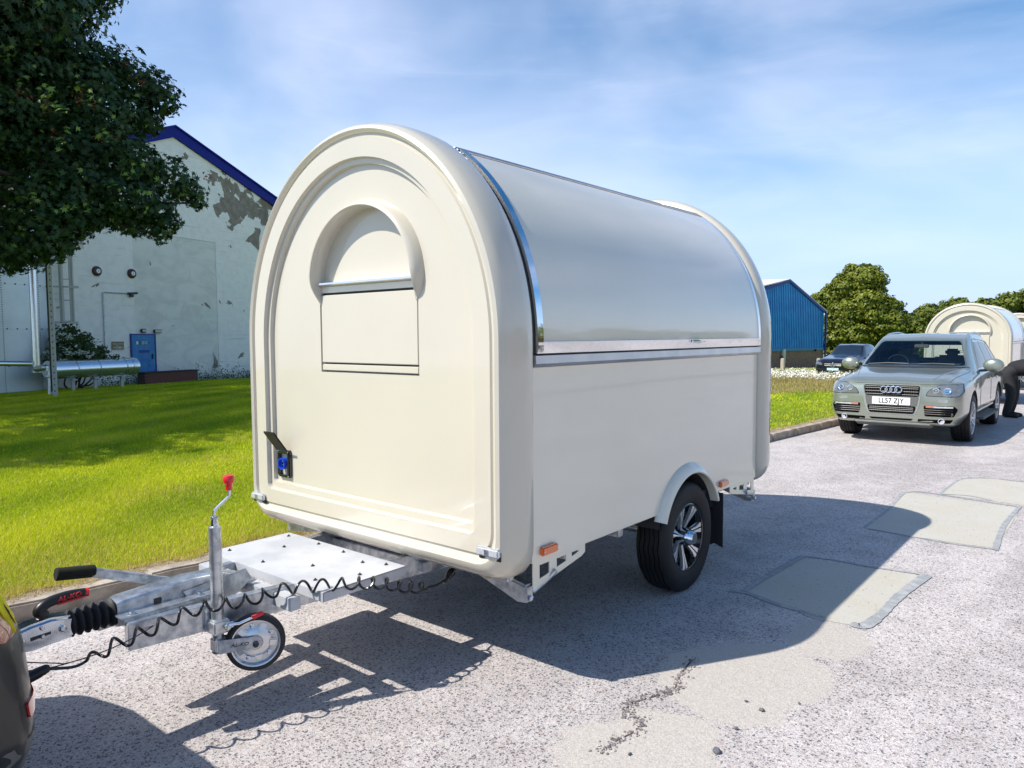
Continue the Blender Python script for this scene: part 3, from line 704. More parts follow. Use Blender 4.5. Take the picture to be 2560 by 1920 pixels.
        prism(bm, [(s * (ap + .035) - s * px, pz) for px, pz in poly], 'y', yy, yy + .008); recalc(bm); fin(bm, 'mud_flap', M['rubber'], T)
    # corner steady brackets on the near side: perforated plate, folded leg
    for yA, sg in ((y0 + .015, 1), (y1 - .015, -1)):
        bm = BM(); Lb = .44; zt = zb + .068
        prism(bm, [(yA, zt), (yA + sg * Lb, zt), (yA + sg * Lb, zt - .045), (yA + sg * (Lb - .03), zt - .060), (yA + sg * .0, zt - .135)], 'x', ap - .012, ap - .006)
        recalc(bm); br = fin(bm, 'steady_bracket', M['creampanel'], T)
        for h0, h1 in ((.05, .13), (.19, .27), (.32, .38)):
            c = BM(); za, zb2 = zt - .098 + h0 * .17, zt - .022
            prism(c, [(yA + sg * h0, za), (yA + sg * h1, za + .012), (yA + sg * h1, zb2), (yA + sg * h0, zb2)], 'x', ap - .05, ap + .03); boolcut(br, c)
        br.data.shade_flat()
        bm = BM(); tube(bm, [(ap - .03, yA + sg * .02, zt - .15), (ap - .028, yA + sg * .10, zt - .13), (ap + .002, yA + sg * .17, zt - .075)], .013, 8); fin(bm, 'steady_stay', M['galv'], T)
        bm = BM(); yb = yA - sg * .02
        prism(bm, [(ap - .46, zt - .035), (ap - .30, zt - .045), (ap - .01, zt - .10), (ap - .01, zt - .185), (ap - .07, zt - .19), (ap - .30, zt - .115), (ap - .46, zt - .085)], 'y', yb - .03, yb + .03); recalc(bm)
        lg = fin(bm, 'steady_leg', M['galv'], T, bevel=.010)
        bm = BM(); lathe(bm, [(.022, 0), (.022, .006), (.012, .008), (.012, .034), (.0, .034)], (ap - .24, yb - .03, zt - .088), (0, -1, 0), 6); fin(bm, 'bolt', M['brass'], lg)
        bm = BM(); lathe(bm, [(.014, 0), (.014, .008), (.006, .012)], (ap - .006, yb, zt - .165), (1, 0, 0), 12); fin(bm, 'pin', M['zinc'], lg)
    # far-side front steady (seen below the shell)
    bm = BM(); zt = zb + .068; prism(bm, [(-(ap - .42), zt - .04), (-(ap - .22), zt - .045), (-(ap - .03), zt - .08), (-(ap - .03), zt - .16), (-(ap - .24), zt - .13), (-(ap - .42), zt - .1)], 'y', .20, .26); recalc(bm)
    fin(bm, 'steady_leg', M['galv'], T, bevel=.01)
    # side marker lamps
    for yy in (y0 + .12, y1 - .60):
        bm = BM(); box(bm, (ap + .012, yy, zb + .115), (.024, .125, .042)); mk = fin(bm, 'side_marker', M['amber'], T, bevel=.006)
        for q in (-.052, .052): bm = BM(); lathe(bm, [(.004, 0), (.003, .003), (0, .003)], (ap + .024, yy + q, zb + .115), (1, 0, 0), 8); fin(bm, 'screw', M['zinc'], mk)
    # clear front marker lamps
    for s in (1, -1):
        cx = s * (a - .085)
        bm = BM(); box(bm, (cx, -.012, zb + .175), (.135, .026, .042)); lp = fin(bm, 'front_marker', M['clearlens'], T, bevel=.008)
        bm = BM(); box(bm, (cx, -.027, zb + .175), (.024, .004, .026)); fin(bm, 'marker_diode', M['alu'], lp)
        bm = BM(); box(bm, (cx, .000, zb + .157), (.130, .006, .040)); fin(bm, 'marker_base', M['seal'], lp)
    # inlet socket with open lid
    cx, cz = -a + .305, zb + .395
    bm = BM(); box(bm, (cx, yc - .008, cz), (.125, .03, .165)); sk = fin(bm, 'inlet_socket', M['gloss'], T, bevel=.008)
    c = BM(); box(c, (cx, yc - .02, cz - .002), (.088, .05, .125)); boolcut(sk, c)
    bm = BM(); lathe(bm, [(.030, 0), (.034, .0), (.034, .05), (.029, .05), (.029, .004), (0, .004)], (cx, yc + .014, cz), (0, -1, 0), 24, cap=False); fin(bm, 'socket_collar', M['bluep'], sk)
    bm = BM(); box(bm, (cx, yc + .012, cz), (.088, .004, .125)); fin(bm, 'socket_back', M['black'], sk)
    for dx, dz in ((0, .014), (-.011, -.007), (.011, -.007)):
        bm = BM(); cyl(bm, (cx + dx, yc + .01, cz + dz), (cx + dx, yc - .025, cz + dz), .0035, 8); fin(bm, 'socket_pin', M['chrome'], sk)
    for dx in (-.052, .052):
        for dz in (-.072, .072):
            bm = BM(); lathe(bm, [(.0045, 0), (.003, .003), (0, .003)], (cx + dx, yc - .023, cz + dz), (0, -1, 0), 8); fin(bm, 'screw', M['chrome'], sk)
    bm = BM(); box(bm, (0, 0, .075), (.112, .010, .150)); rot = Matrix.Rotation(math.radians(36), 4, 'X'); bmesh.ops.transform(bm, matrix=Matrix.Translation((cx, yc - .026, cz + .080)) @ rot, verts=bm.verts)
    fin(bm, 'socket_lid', M['black'], T, bevel=.006)
    drawbar(T, full)
    return T

def trailer_wheel(T, c, s, r, w, full):
    c = Vector(c); W = bpy.data.objects.new('wheel', None); W.empty_display_size = .1; COL.objects.link(W); W.parent = T; W.location = c
    W.rotation_euler = (0, 0, 0 if s > 0 else PI)
    ax = (1, 0, 0); rr = r * .615; h = w / 2
    P = [(rr, -h * .86), (rr + .02, -h * .98), (r * .86, -h * 1.04), (r * .95, -h * .96), (r * .985, -h * .82)]
    for g in (-.62, -.30, .02, .34, .66):
        P += [(r, h * (g - .045)), (r - .009, h * (g - .03)), (r - .009, h * (g + .03)), (r, h * (g + .045))]
    P += [(r * .985, h * .82), (r * .95, h * .96), (r * .915, h * 1.0), (r * .86, h * 1.05), (r * .80, h * 1.06), (r * .74, h * 1.02), (rr + .014, h * .99), (rr + .004, h * .93), (rr, h * .84)]
    bm = BM(); rows = lathe(bm, P, (0, 0, 0), ax, 72, cap=False)
    for row in rows[5:25]:
        for i, v in enumerate(row):
            v.co.x += .0035 * (1 if (i // 2) % 2 else -1)
    recalc(bm); fin(bm, 'tyre', M['tyre'], W, 40)
    if not full: return
    bm = BM(); lathe(bm, [(rr + .002, h * .9), (rr - .004, h * .93), (rr - .012, h * .9), (rr - .02, h * .6), (rr - .03, h * .1), (rr * .62, h * .02), (.055, h * .18), (0, h * .2)], (0, 0, 0), ax, 48, cap=False); rm = fin(bm, 'rim', M['gloss'], W)
    n = 7
    for k in range(n):
        bm = BM(); A0 = 2 * PI * k / n + .12
        for sd in (-1, 1):
            # each blade: two leaves split by a dark slot
            pts = [(.050, .010 * sd), (.10, .012 * sd), (.150, .020 * sd), (rr - .010, .036 * sd), (rr - .012, .006 * sd), (.14, .0045 * sd), (.09, .0035 * sd), (.050, .003 * sd)]
            if sd < 0: pts = pts[::-1]
            xs = {.050: h * .50, .09: h * .60, .10: h * .62, .14: h * .74, .150: h * .76}
            top = [bm.verts.new((xs.get(p[0], h * .86), p[0] * math.cos(A0) - p[1] * math.sin(A0), p[0] * math.sin(A0) + p[1] * math.cos(A0))) for p in pts]
            bot = [bm.verts.new(v.co - Vector((.022, 0, 0))) for v in top]
            bm.faces.new(top); bm.faces.new(list(reversed(bot)))
            for i in range(len(top)): j = (i + 1) % len(top); bm.faces.new((top[i], bot[i], bot[j], top[j]))
        bmesh.ops.triangulate(bm, faces=bm.faces); recalc(bm); fin(bm, 'spoke', M['machined'], W, 25)
    bm = BM(); lathe(bm, [(.062, h * .35), (.060, h * .62), (.052, h * 1.0), (.040, h * 1.32), (.034, h * 1.38), (.0, h * 1.38)], (0, 0, 0), ax, 30, cap=False); hc = fin(bm, 'hub_cap', M['chrome'], W, 40)
    for k in range(8):
        A0 = 2 * PI * k / 8; bm = BM(); d = Vector((0, math.cos(A0), math.sin(A0)))
        bar(bm, Vector((h * .66, 0, 0)) + d * .056, Vector((h * 1.12, 0, 0)) + d * .046, .012, .010, tuple(d)); fin(bm, 'lug_slot', M['gloss'], hc, bevel=.003)
    bm = BM(); lathe(bm, [(.030, 0), (.030, .002), (0, .002)], (h * 1.38, 0, 0), ax, 24); fin(bm, 'badge', M['carplastic'], hc)
    bm = BM(); a4 = -1.0; tube(bm, [(h * .6, .17 * math.cos(a4), .17 * math.sin(a4)), (h * .9, .165 * math.cos(a4), .165 * math.sin(a4))], .004, 8); fin(bm, 'valve', M['zinc'], W)

OX, OY = -3.125, 2.46
def drawbar(T, full):
    """A-frame, coupling, brake lever, jockey wheel; local coords = world minus (OX, OY)"""
    def G(x, y, z): return Vector((x - OX, y - OY, z))
    dxc = -.06
    for s in (1, -1):
        a0 = G(-3.19 + s * .155, 1.225, .458); a1 = G(-3.19 + s * .50, 3.55, .458)
        bm = BM(); bar(bm, a0, a1, .052, .112); fin(bm, 'drawbar_rail', M['galv'], T, bevel=.004)
    bm = BM(); bar(bm, G(-3.60, 1.845, .468), G(-2.79, 1.845, .468), .055, .06); fin(bm, 'cross_bar', M['aluplate'], T, bevel=.003)
    bm = BM(); box(bm, G(-3.19, 2.165, .517), (1.00, .49, .006)); box(bm, G(-3.19, 1.922, .497), (1.00, .005, .045)); box(bm, G(-2.6925, 2.165, .497), (.005, .49, .045)); box(bm, G(-3.6875, 2.165, .497), (.005, .49, .045))
    pl = fin(bm, 'deck_plate', M['aluplate'], T, bevel=.0015)
    for i, (x, y) in enumerate([(-3.62, 2.0), (-3.62, 2.36), (-3.35, 2.37), (-3.12, 2.36), (-2.78, 2.36), (-2.76, 2.18), (-2.90, 2.31), (-2.86, 2.0), (-3.3, 2.0), (-3.05, 2.12), (-3.45, 2.22)][:11]):
        bm = BM(); lathe(bm, [(.011, 0), (.011, .002), (.007, .003), (.007, .006), (.003, .007), (.003, .011), (0, .011)], G(x, y, .520), (0, 0, 1), 6); fin(bm, 'bolt', M['darkmetal'], pl)
    bm = BM(); bar(bm, G(-3.62, 2.62, .45), G(-2.76, 2.62, .45), .05, .05); fin(bm, 'cross_bar', M['galv'], T, bevel=.003)
    # overrun housing: pressed steel channel on a base plate
    bm = BM(); rows = []
    for y, hw, hz, zz in ((1.235, .055, .052, .545), (1.26, .058, .056, .548), (1.40, .060, .060, .552), (1.55, .062, .064, .556), (1.70, .061, .058, .550), (1.80, .055, .040, .535), (1.86, .045, .022, .522)):
        rows.append([bm.verts.new(G(-3.19 + hw * math.copysign(abs(math.cos(t)) ** .28, math.cos(t)), y, zz + hz * math.copysign(abs(math.sin(t)) ** .28, math.sin(t)))) for t in [2 * PI * i / 28 for i in range(28)]])
    for p, q in zip(rows, rows[1:]):
        for k in range(28): bm.faces.new((p[k], p[(k + 1) % 28], q[(k + 1) % 28], q[k]))
    bm.faces.new(rows[0]); bm.faces.new(list(reversed(rows[-1]))); recalc(bm); hs = fin(bm, 'overrun_housing', M['galv'], T, 50); SH = Vector((0, 0, -.030)); hs.location = SH
    for y in (1.38, 1.58):
        bm = BM(); prism(bm, [(y, .535), (y + .03, .535), (y + .034, .548), (y + .03, .558), (y, .558)], 'x', .06, .0625); bmesh.ops.transform(bm, matrix=Matrix.Translation((-3.19 - OX, -OY, .018)), verts=bm.verts); fin(bm, 'slot', M['darkmetal'], hs)
    bm = BM(); bmesh.ops.create_cube(bm, size=1, matrix=Matrix.Translation(G(-3.19, 1.42, .519)) @ Matrix.Diagonal((.27, .40, .008, 1)))
    prism(bm, [(-3.19 + .155 - OX, .523), (-3.19 + .155 - OX, .500), (-3.19 + .150 - OX, .500), (-3.19 + .150 - OX, .523)], 'y', 1.22 - OY, 1.62 - OY); recalc(bm)
    bp = fin(bm, 'base_plate', M['galv'], T, bevel=.002)
    for x, y in ((.105, 1.27), (.105, 1.56), (-.105, 1.27), (-.105, 1.56)):
        bm = BM(); lathe(bm, [(.017, 0), (.017, .003), (.011, .003), (.011, .014), (0, .014)], G(-3.19 + x, y, .523), (0, 0, 1), 6); fin(bm, 'bolt', M['zinc'], bp)
    # quadrant plate below the housing
    bm = BM(); prism(bm, [(1.50, .545), (1.80, .575), (1.83, .52), (1.74, .46), (1.62, .43), (1.55, .47)], 'x', -3.19 + .066, -3.19 + .072); bmesh.ops.transform(bm, matrix=Matrix.Translation((-OX, -OY, 0)), verts=bm.verts); recalc(bm); fin(bm, 'brake_quadrant', M['galv'], T, bevel=.001)
    # bellows
    prof = [(.044, 0)]
    for k in range(6): prof += [(.046, .005 + k * .030), (.062, .018 + k * .030), (.060, .024 + k * .030), (.043, .033 + k * .030)]
    bm = BM(); lathe(bm, [(r * (1 - .12 * h / .19), h) for r, h in prof], G(-3.19, 1.245, .522), (0, -1, -.02), 28); fin(bm, 'bellows', M['rubber'], T, 50)
    # coupling head
    bm = BM(); prism(bm, [(1.085, .475), (1.085, .560), (1.0, .572), (.93, .565), (.84, .545), (.80, .52), (.80, .48), (.93, .462)], 'x', -3.19 - .042, -3.19 + .042); bmesh.ops.transform(bm, matrix=Matrix.Translation((-OX, -OY, 0)), verts=bm.verts); recalc(bm)
    ch = fin(bm, 'coupling_head', M['zinc'], T, bevel=.012, seg=3)
    for y, z, r in ((.895, .510, .012), (.965, .512, .008), (1.035, .522, .013), (.965, .545, .008)):
        bm = BM(); lathe(bm, [(r, 0), (r, .006), (r * .6, .010), (0, .010)], G(-3.19 + .042, y, z), (1, 0, 0), 16 if r < .014 else 6); fin(bm, 'bolt', M['alu'], ch)
    bm = BM(); prism(bm, [(.925, .505), (.995, .513), (.995, .523), (.925, .519)], 'x', -3.19 + .0425, -3.19 + .0432); bmesh.ops.transform(bm, matrix=Matrix.Translation((-OX, -OY, 0)), verts=bm.verts); fin(bm, 'slot', M['darkmetal'], ch)
    # coupling handle
    bm = BM(); pts = smooth_path([G(-3.19, .985, .575), G(-3.19, .972, .598), G(-3.19, 1.0, .622), G(-3.19, 1.07, .632), G(-3.19, 1.135, .628)], 6)
    tube(bm, pts, .0175, 14, rf=lambda t: 1.45 - .5 * t if t < .5 else 1.2 - .35 * (t - .5)); hd = fin(bm, 'coupling_handle', M['black'], T, 60)
    bm = BM(); tube(bm, [G(-3.19, 1.122, .629), G(-3.19, 1.146, .627)], .0180, 14); fin(bm, 'handle_tip', M['red'], hd)
    bm = BM(); tube(bm, [G(-3.180, 1.03, .610), G(-3.177, 1.13, .617)], .004, 6); fin(bm, 'handle_line', M['red'], hd)
    text('AL-KO', .025, basis((0, 1, .04), (0, -.04, 1), (1, 0, 0), G(-3.1715, 1.072, .631)), M['redtext'], hd, shear=.25, sx=1.15)
    # brake lever with foam grip
    bm = BM(); bar(bm, G(-3.36, 1.225, .654), G(-3.27, 1.60, .520), .030, .040); lv = fin(bm, 'brake_lever', M['galv'], T, bevel=.006)
    bm = BM(); lathe(bm, [(.024, 0), (.027, .004), (.027, .146), (.024, .15), (.012, .15)], G(-3.365, 1.24, .655), (-.03, -1, .14), 20); fin(bm, 'foam_grip', M['foam'], lv)
    # jockey wheel on its clamp
    J = bpy.data.objects.new('jockey_wheel', None); COL.objects.link(J); J.parent = T; J.location = G(-2.932, 1.556, 0); J.empty_display_size = .1
    bm = BM(); lathe(bm, [(.026, .40), (.026, .852), (.020, .856), (.013, .858), (.013, .895), (.016, .896), (.016, .885)], (0, 0, 0), (0, 0, 1), 28); fin(bm, 'outer_tube', M['galv'], J, 40)
    bm = BM(); lathe(bm, [(.016, .857), (.016, .872), (.011, .892), (.011, .90), (0, .90)], (0, 0, 0), (0, 0, 1), 20); fin(bm, 'collar', M['zinc'], J)
    bm = BM(); tube(bm, smooth_path([(0, 0, .88), (0, 0, .915), (.006, .012, .935), (.026, .044, .970), (.031, .052, .985), (.031, .052, 1.03)], 5), .0062, 10); fin(bm, 'crank', M['zinc'], J)
    bm = BM(); lathe(bm, [(.014, 1.005), (.0145, 1.03), (.017, 1.034), (.0205, 1.036), (.0235, 1.045), (.0235, 1.062), (.020, 1.068), (0, 1.069)], (.031, .052, 0), (0, 0, 1), 20); fin(bm, 'crank_knob', M['red'], J)
    bm = BM(); box(bm, (0, 0, .425), (.075, .075, .060)); box(bm, (-.035, .010, .455), (.020, .12, .11)); box(bm, (.045, .02, .427), (.03, .03, .03)); cp_ = fin(bm, 'clamp', M['galv'], J, bevel=.008)
    for dy, dz in ((-.045, .04), (.06, .04), (-.045, -.035), (.06, -.035)):
        bm = BM(); lathe(bm, [(.011, 0), (.011, .008), (0, .008)], (-.026, .010 + dy, .455 + dz), (1, 0, 0), 6); fin(bm, 'bolt', M['zinc'], cp_)
    bm = BM(); tube(bm, [(.050, .03, .432), (.078, .055, .436), (.098, .126, .455)], .0055, 8); lathe(bm, [(.0, -.012), (.014, -.01), (.014, .01), (0, .012)], (.052, .032, .432), (.5, .8, 0), 12); fin(bm, 'clamp_lever', M['chrome'], J)
    bm = BM(); lathe(bm, [(.0, 0), (.009, .0), (.0105, .005), (.0105, .045), (.006, .050), (0, .05)], (.092, .105, .449), (.27, .93, .24), 12); fin(bm, 'lever_grip', M['red'], J)
    d = Vector((.5, .86, 0)).normalized(); nrm = Vector((.86, -.5, 0))
    bm = BM(); lathe(bm, [(.023, .31), (.023, .40)], (0, 0, 0), (0, 0, 1), 24); box(bm, (0, 0, .345), (.05, .05, .055)); fin(bm, 'inner_tube', M['galv'], J, bevel=.004)
    wc = Vector((.078, .128, .334))
    ang = math.atan2(d.y, d.x); Rz = Matrix.Rotation(ang, 4, 'Z')
    for sd in (1, -1):
        bm = BM(); pts = [(.0, -.030), (.0, .030), (.06, .028), (.155, .026), (.176, .012), (.178, -.006), (.165, -.022), (.06, -.028)]
        prism(bm, pts, 'y', -.0025, .0025); recalc(bm)
        bmesh.ops.transform(bm, matrix=Matrix.Translation(nrm * (.030 * sd) + Vector((0, 0, .340))) @ Rz, verts=bm.verts); fk = fin(bm, 'fork', M['galv'], J, bevel=.001)
        if sd == 1: text('AL-KO', .020, basis(d, (0, 0, 1), nrm, Vector((0, 0, .340)) + nrm * .0335 + d * .085), M['darkmetal'], J, 'embossing', .0006, .25, 1.2)
    Rr = .124
    bm = BM(); lathe(bm, [(Rr * .80, -.024), (Rr * .9, -.026), (Rr * .98, -.020), (Rr, -.008), (Rr, .008), (Rr * .98, .020), (Rr * .9, .026), (Rr * .80, .024)], wc, nrm, 48, cap=False); fin(bm, 'rubber_tyre', M['rubber'], J, 60)
    bm = BM(); lathe(bm, [(Rr * .81, -.022), (Rr * .84, .020), (Rr * .82, .0255), (Rr * .78, .024), (Rr * .74, .004), (Rr * .55, .002), (Rr * .42, .012), (Rr * .25, .014), (Rr * .2, .022), (0, .022)], wc, nrm, 40, cap=False); fin(bm, 'wheel_disc', M['alu'], J, 35)
    x, y, z = frame_axis(nrm)
    for k in range(5):
        t = 2 * PI * k / 5 + .5; bm = BM(); p = wc + nrm * .010 + (x * math.cos(t) + y * math.sin(t)) * Rr * .42
        q = wc + nrm * .002 + (x * math.cos(t) + y * math.sin(t)) * Rr * .73; bar(bm, p, q, .030, .012, tuple(nrm)); fin(bm, 'pressed_rib', M['alu'], J, bevel=.005)
        t += PI / 5; bm = BM(); lathe(bm, [(.010, 0), (.010, .004), (.0, .006)], wc + nrm * .003 + (x * math.cos(t) + y * math.sin(t)) * Rr * .60, nrm, 12); fin(bm, 'rivet', M['zinc'], J)
    bm = BM(); lathe(bm, [(.013, .0), (.013, .012), (.006, .014), (.006, .024), (0, .024)], wc + nrm * .030, nrm, 6); lathe(bm, [(.013, .0), (.013, .012)], wc - nrm * .030, -nrm, 6); fin(bm, 'axle_bolt', M['darkmetal'], J)

trailer('large cream arch-roofed catering trailer in the foreground with closed serving hatch and open power inlet', (OX, OY, 0), 1.03, 1.13, 1.62, .50, 3.22, True, 0, 'cream catering trailers', wy=1.86)
trailer('smaller cream arched trailer parked behind the grey-green car', (-2.84, 20.0, -.02), .89, .84, 1.53, .52, 2.7, False, 0, 'cream catering trailers', wy=1.4, wdz=-.16)
trailer('third cream trailer, a pale sliver at the right edge behind the second trailer', (-2.55, 27.2, -.05), .95, .85, 1.45, .50, 2.7, False, 0, 'cream catering trailers', wy=1.4)

# coiled cable from tow car socket to trailer plug
cpts = [(-3.001, .856, .425), (-2.993, .918, .443), (-2.978, 1.018, .425), (-2.967, 1.09, .452), (-2.952, 1.169, .474), (-2.928, 1.315, .505), (-2.910, 1.393, .528), (-2.893, 1.471, .540), (-2.885, 1.569, .53), (-2.870, 1.672, .520),
        (-2.850, 1.817, .528), (-2.68, 2.011, .538), (-2.665, 2.219, .490), (-2.67, 2.399, .42), (-2.70, 2.592, .365), (-2.715, 2.72, .37)]
P = smooth_path(cpts, 40); s = [0]
for a, b in zip(P, P[1:]): s.append(s[-1] + (b - a).length)
def along(L):
    i = min(max(int(np.searchsorted(s, L)), 1), len(P) - 1); t = (L - s[i - 1]) / max(1e-9, s[i] - s[i - 1]); return P[i - 1].lerp(P[i], t), (P[i] - P[i - 1]).normalized()
tot = s[-1]; L0, L1 = .20, tot - .16; turns = 19; H = []
for k in range(1500):
    L = tot * k / 1499; p, d = along(L); x = d.cross(Vector((0, 0, 1))).normalized(); y = x.cross(d)
    e = min(1, max(0, (L - L0) / .05)) * min(1, max(0, (L1 - L) / .05)); ph = 2 * PI * turns * (L - L0) / (L1 - L0)
    H.append(p + (x * math.cos(ph) + y * math.sin(ph)) * .026 * e)
bm = BM(); tube(bm, H, .0060, 8); cb = fin(bm, 'coiled_cable', M['cable'])
tag(cb, 'black coiled electric cable looping from the dark car to the big trailer', 'cable')
bm = BM(); d0 = (Vector(cpts[0]) - Vector(cpts[1])).normalized(); lathe(bm, [(.008, -.02), (.016, -.01), (.020, .02), (.022, .10), (.024, .14)], cpts[1], d0, 16); fin(bm, 'plug', M['black'], cb)
bm = BM(); lathe(bm, [(.007, -.03), (.009, .0), (.018, .002), (.018, .02), (.022, .022), (.022, .05), (.015, .055), (.015, .09)], cpts[-1], (.02, .7, .6), 16); fin(bm, 'plug', M['gloss'], cb)
bm = BM(); tube(bm, smooth_path([(-3.05, .80, .50), (-3.0, .95, .455), (-2.99, 1.0, .442), (-2.97, 1.12, .452), (-2.98, 1.25, .47), (-3.02, 1.4, .50)], 8), .0022, 6); tube(bm, smooth_path([(-3.02, .80, .465), (-3.0, .92, .444), (-2.99, 1.0, .441)], 6), .0022, 6)
tag(fin(bm, 'breakaway_cable', M['maroon']), 'thin dark red safety wire hanging under the coupling at far left', 'wire')

# ------------------------------------------------------------------ cars
def hermite(S, y):
    ys_ = [s[0] for s in S]; i = min(max(int(np.searchsorted(ys_, y)) - 1, 0), len(S) - 2)
    y0, y1 = ys_[i], ys_[i + 1]; t = min(max((y - y0) / (y1 - y0), 0), 1); out = []
    for k in range(1, len(S[0])):
        p0, p1 = S[i][k], S[i + 1][k]; hh = y1 - y0
        def sl(j):
            if j <= 0 or j >= len(S) - 1: return (S[min(j + 1, len(S) - 1)][k] - S[max(j - 1, 0)][k]) / (ys_[min(j + 1, len(S) - 1)] - ys_[max(j - 1, 0)])
            a = (S[j][k] - S[j - 1][k]) / (ys_[j] - ys_[j - 1]); b = (S[j + 1][k] - S[j][k]) / (ys_[j + 1] - ys_[j])
            return 0 if a * b <= 0 else 2 * a * b / (a + b)
        m0, m1 = sl(i) * hh, sl(i + 1) * hh
        out.append((2 * t ** 3 - 3 * t * t + 1) * p0 + (t ** 3 - 2 * t * t + t) * m0 + (-2 * t ** 3 + 3 * t * t) * p1 + (t ** 3 - t * t) * m1)
    return out
def car_mesh(S, ny=90):
    """S rows: y, zl, wl, wd, zd, ws, zs, wf, zf, wg, zg, zt"""
    bm = BM(); rows = []; ya, yb = S[0][0], S[-1][0]; Y = set(s[0] for s in S)
    for i in range(ny + 1): Y.add(ya + (yb - ya) * i / ny)
    for y in sorted(Y):
        zl, wl, wd, zd, ws, zs, wf, zf, wg, zg, zt = hermite(S, y)
        ctrl = [(0, zl), (wl * .6, zl), (wl * .93, zl + .01), (wl, zl + .06), (wd * .99 + .0, (zl + .06 + zd) / 2), (wd, zd), (ws, zs), (wf, zf), ((wf + wg) / 2 + .008, (zf + zg) / 2), (wg, zg), (wg * .86, zg + (zt - zg) * .62), (wg * .5, zt - .012), (0, zt)]
        pts = smooth_path([Vector((a, 0, b)) for a, b in ctrl], 4)
        half = [(max(p.x, 0), p.z) for p in pts]; half[0] = (0, half[0][1]); half[-1] = (0, half[-1][1])
        full = half + [(-x, z) for x, z in reversed(half[1:-1])]
        rows.append([bm.verts.new((x, y, z)) for x, z in full])
    for p, q in zip(rows, rows[1:]):
        for k in range(len(p)): bm.faces.new((p[k], p[(k + 1) % len(p)], q[(k + 1) % len(p)], q[k]))
    bm.faces.new(rows[0]); bm.faces.new(list(reversed(rows[-1]))); recalc(bm); return bm
def inpoly(x, y, P):
    c = False; j = len(P) - 1
    for i in range(len(P)):
        if (P[i][1] > y) != (P[j][1] > y) and x < (P[j][0] - P[i][0]) * (y - P[i][1]) / (P[j][1] - P[i][1]) + P[i][0]: c = not c
        j = i
    return c
def rpoly(P, r=.02, n=4):
    out = []
    for i in range(len(P)):
        a, b, c = Vector(P[i - 1]), Vector(P[i]), Vector(P[(i + 1) % len(P)]); u = (a - b); v = (c - b); rr = min(r, u.length * .45, v.length * .45)
        p, q = b + u.normalized() * rr, b + v.normalized() * rr
        for k in range(n + 1): t = k / n; out.append(tuple((1 - t) ** 2 * p + 2 * t * (1 - t) * b + t * t * q))
    return out
def decal(bvh, poly, axis, frm, off, m, name, parent, step=.05, thick=.006, hole=None):
    """a thin part that hugs the body: poly is in (x,z) for axis 'y' or (y,z) for axis 'x'"""
    P = [Vector(p) for p in poly]; pts = []
    for i, p in enumerate(P):
        q = P[(i + 1) % len(P)]; n = max(1, int((q - p).length / step))
        for k in range(n): pts.append(p.lerp(q, k / n))
    nb = len(pts); pl = [tuple(p) for p in pts]; ed = [(i, (i + 1) % nb) for i in range(nb)]
    xs_ = [p.x for p in P]; zs_ = [p.y for p in P]; a = min(xs_) + step * .5
    while a < max(xs_):
        b = min(zs_) + step * .5
        while b < max(zs_):
            if inpoly(a, b, pl) and min((Vector((a, b)) - p).length for p in pts) > step * .4: pts.append(Vector((a, b)))
            b += step
        a += step
    V, E_, F_, *_ = delaunay_2d_cdt(pts, ed, [], 1, 1e-5)
    sgn = 1 if frm < 0 else -1; D = Vector((0, sgn, 0)) if axis == 'y' else Vector((sgn, 0, 0)); bm = BM(); vs = []
    last = None
    for v in V:
        o3 = Vector((v.x, frm, v.y)) if axis == 'y' else Vector((frm, v.x, v.y))
        h = bvh.ray_cast(o3, D)
        if h[0] is None: h = bvh.find_nearest(Vector((v.x, last if last is not None else 0, v.y)) if axis == 'y' else Vector((last if last is not None else 0, v.x, v.y)))
        last = h[0].y if axis == 'y' else h[0].x
        co = Vector(h[0]); n = h[1] if h[1].dot(D) < 0 else -h[1]; vs.append((co + n * off, co + n * (off - thick)))
    T_ = [bm.verts.new(a) for a, b in vs]; B_ = [bm.verts.new(b) for a, b in vs]; cnt = {}
    for f in F_:
        c = sum((Vector(V[i]) for i in f), Vector((0, 0))) / len(f)
        if not inpoly(c.x, c.y, pl[:nb]): continue
        bm.faces.new([T_[i] for i in f]); bm.faces.new([B_[i] for i in reversed(f)])
        for i in range(len(f)): e = (f[i], f[(i + 1) % len(f)]); cnt[e] = 1
    for (i, j) in list(cnt):
        if (j, i) not in cnt: bm.faces.new((T_[j], T_[i], B_[i], B_[j]))
    recalc(bm); return fin(bm, name, m, parent, 50)
def mirror(P): return [(-x, z) for x, z in reversed(P)]
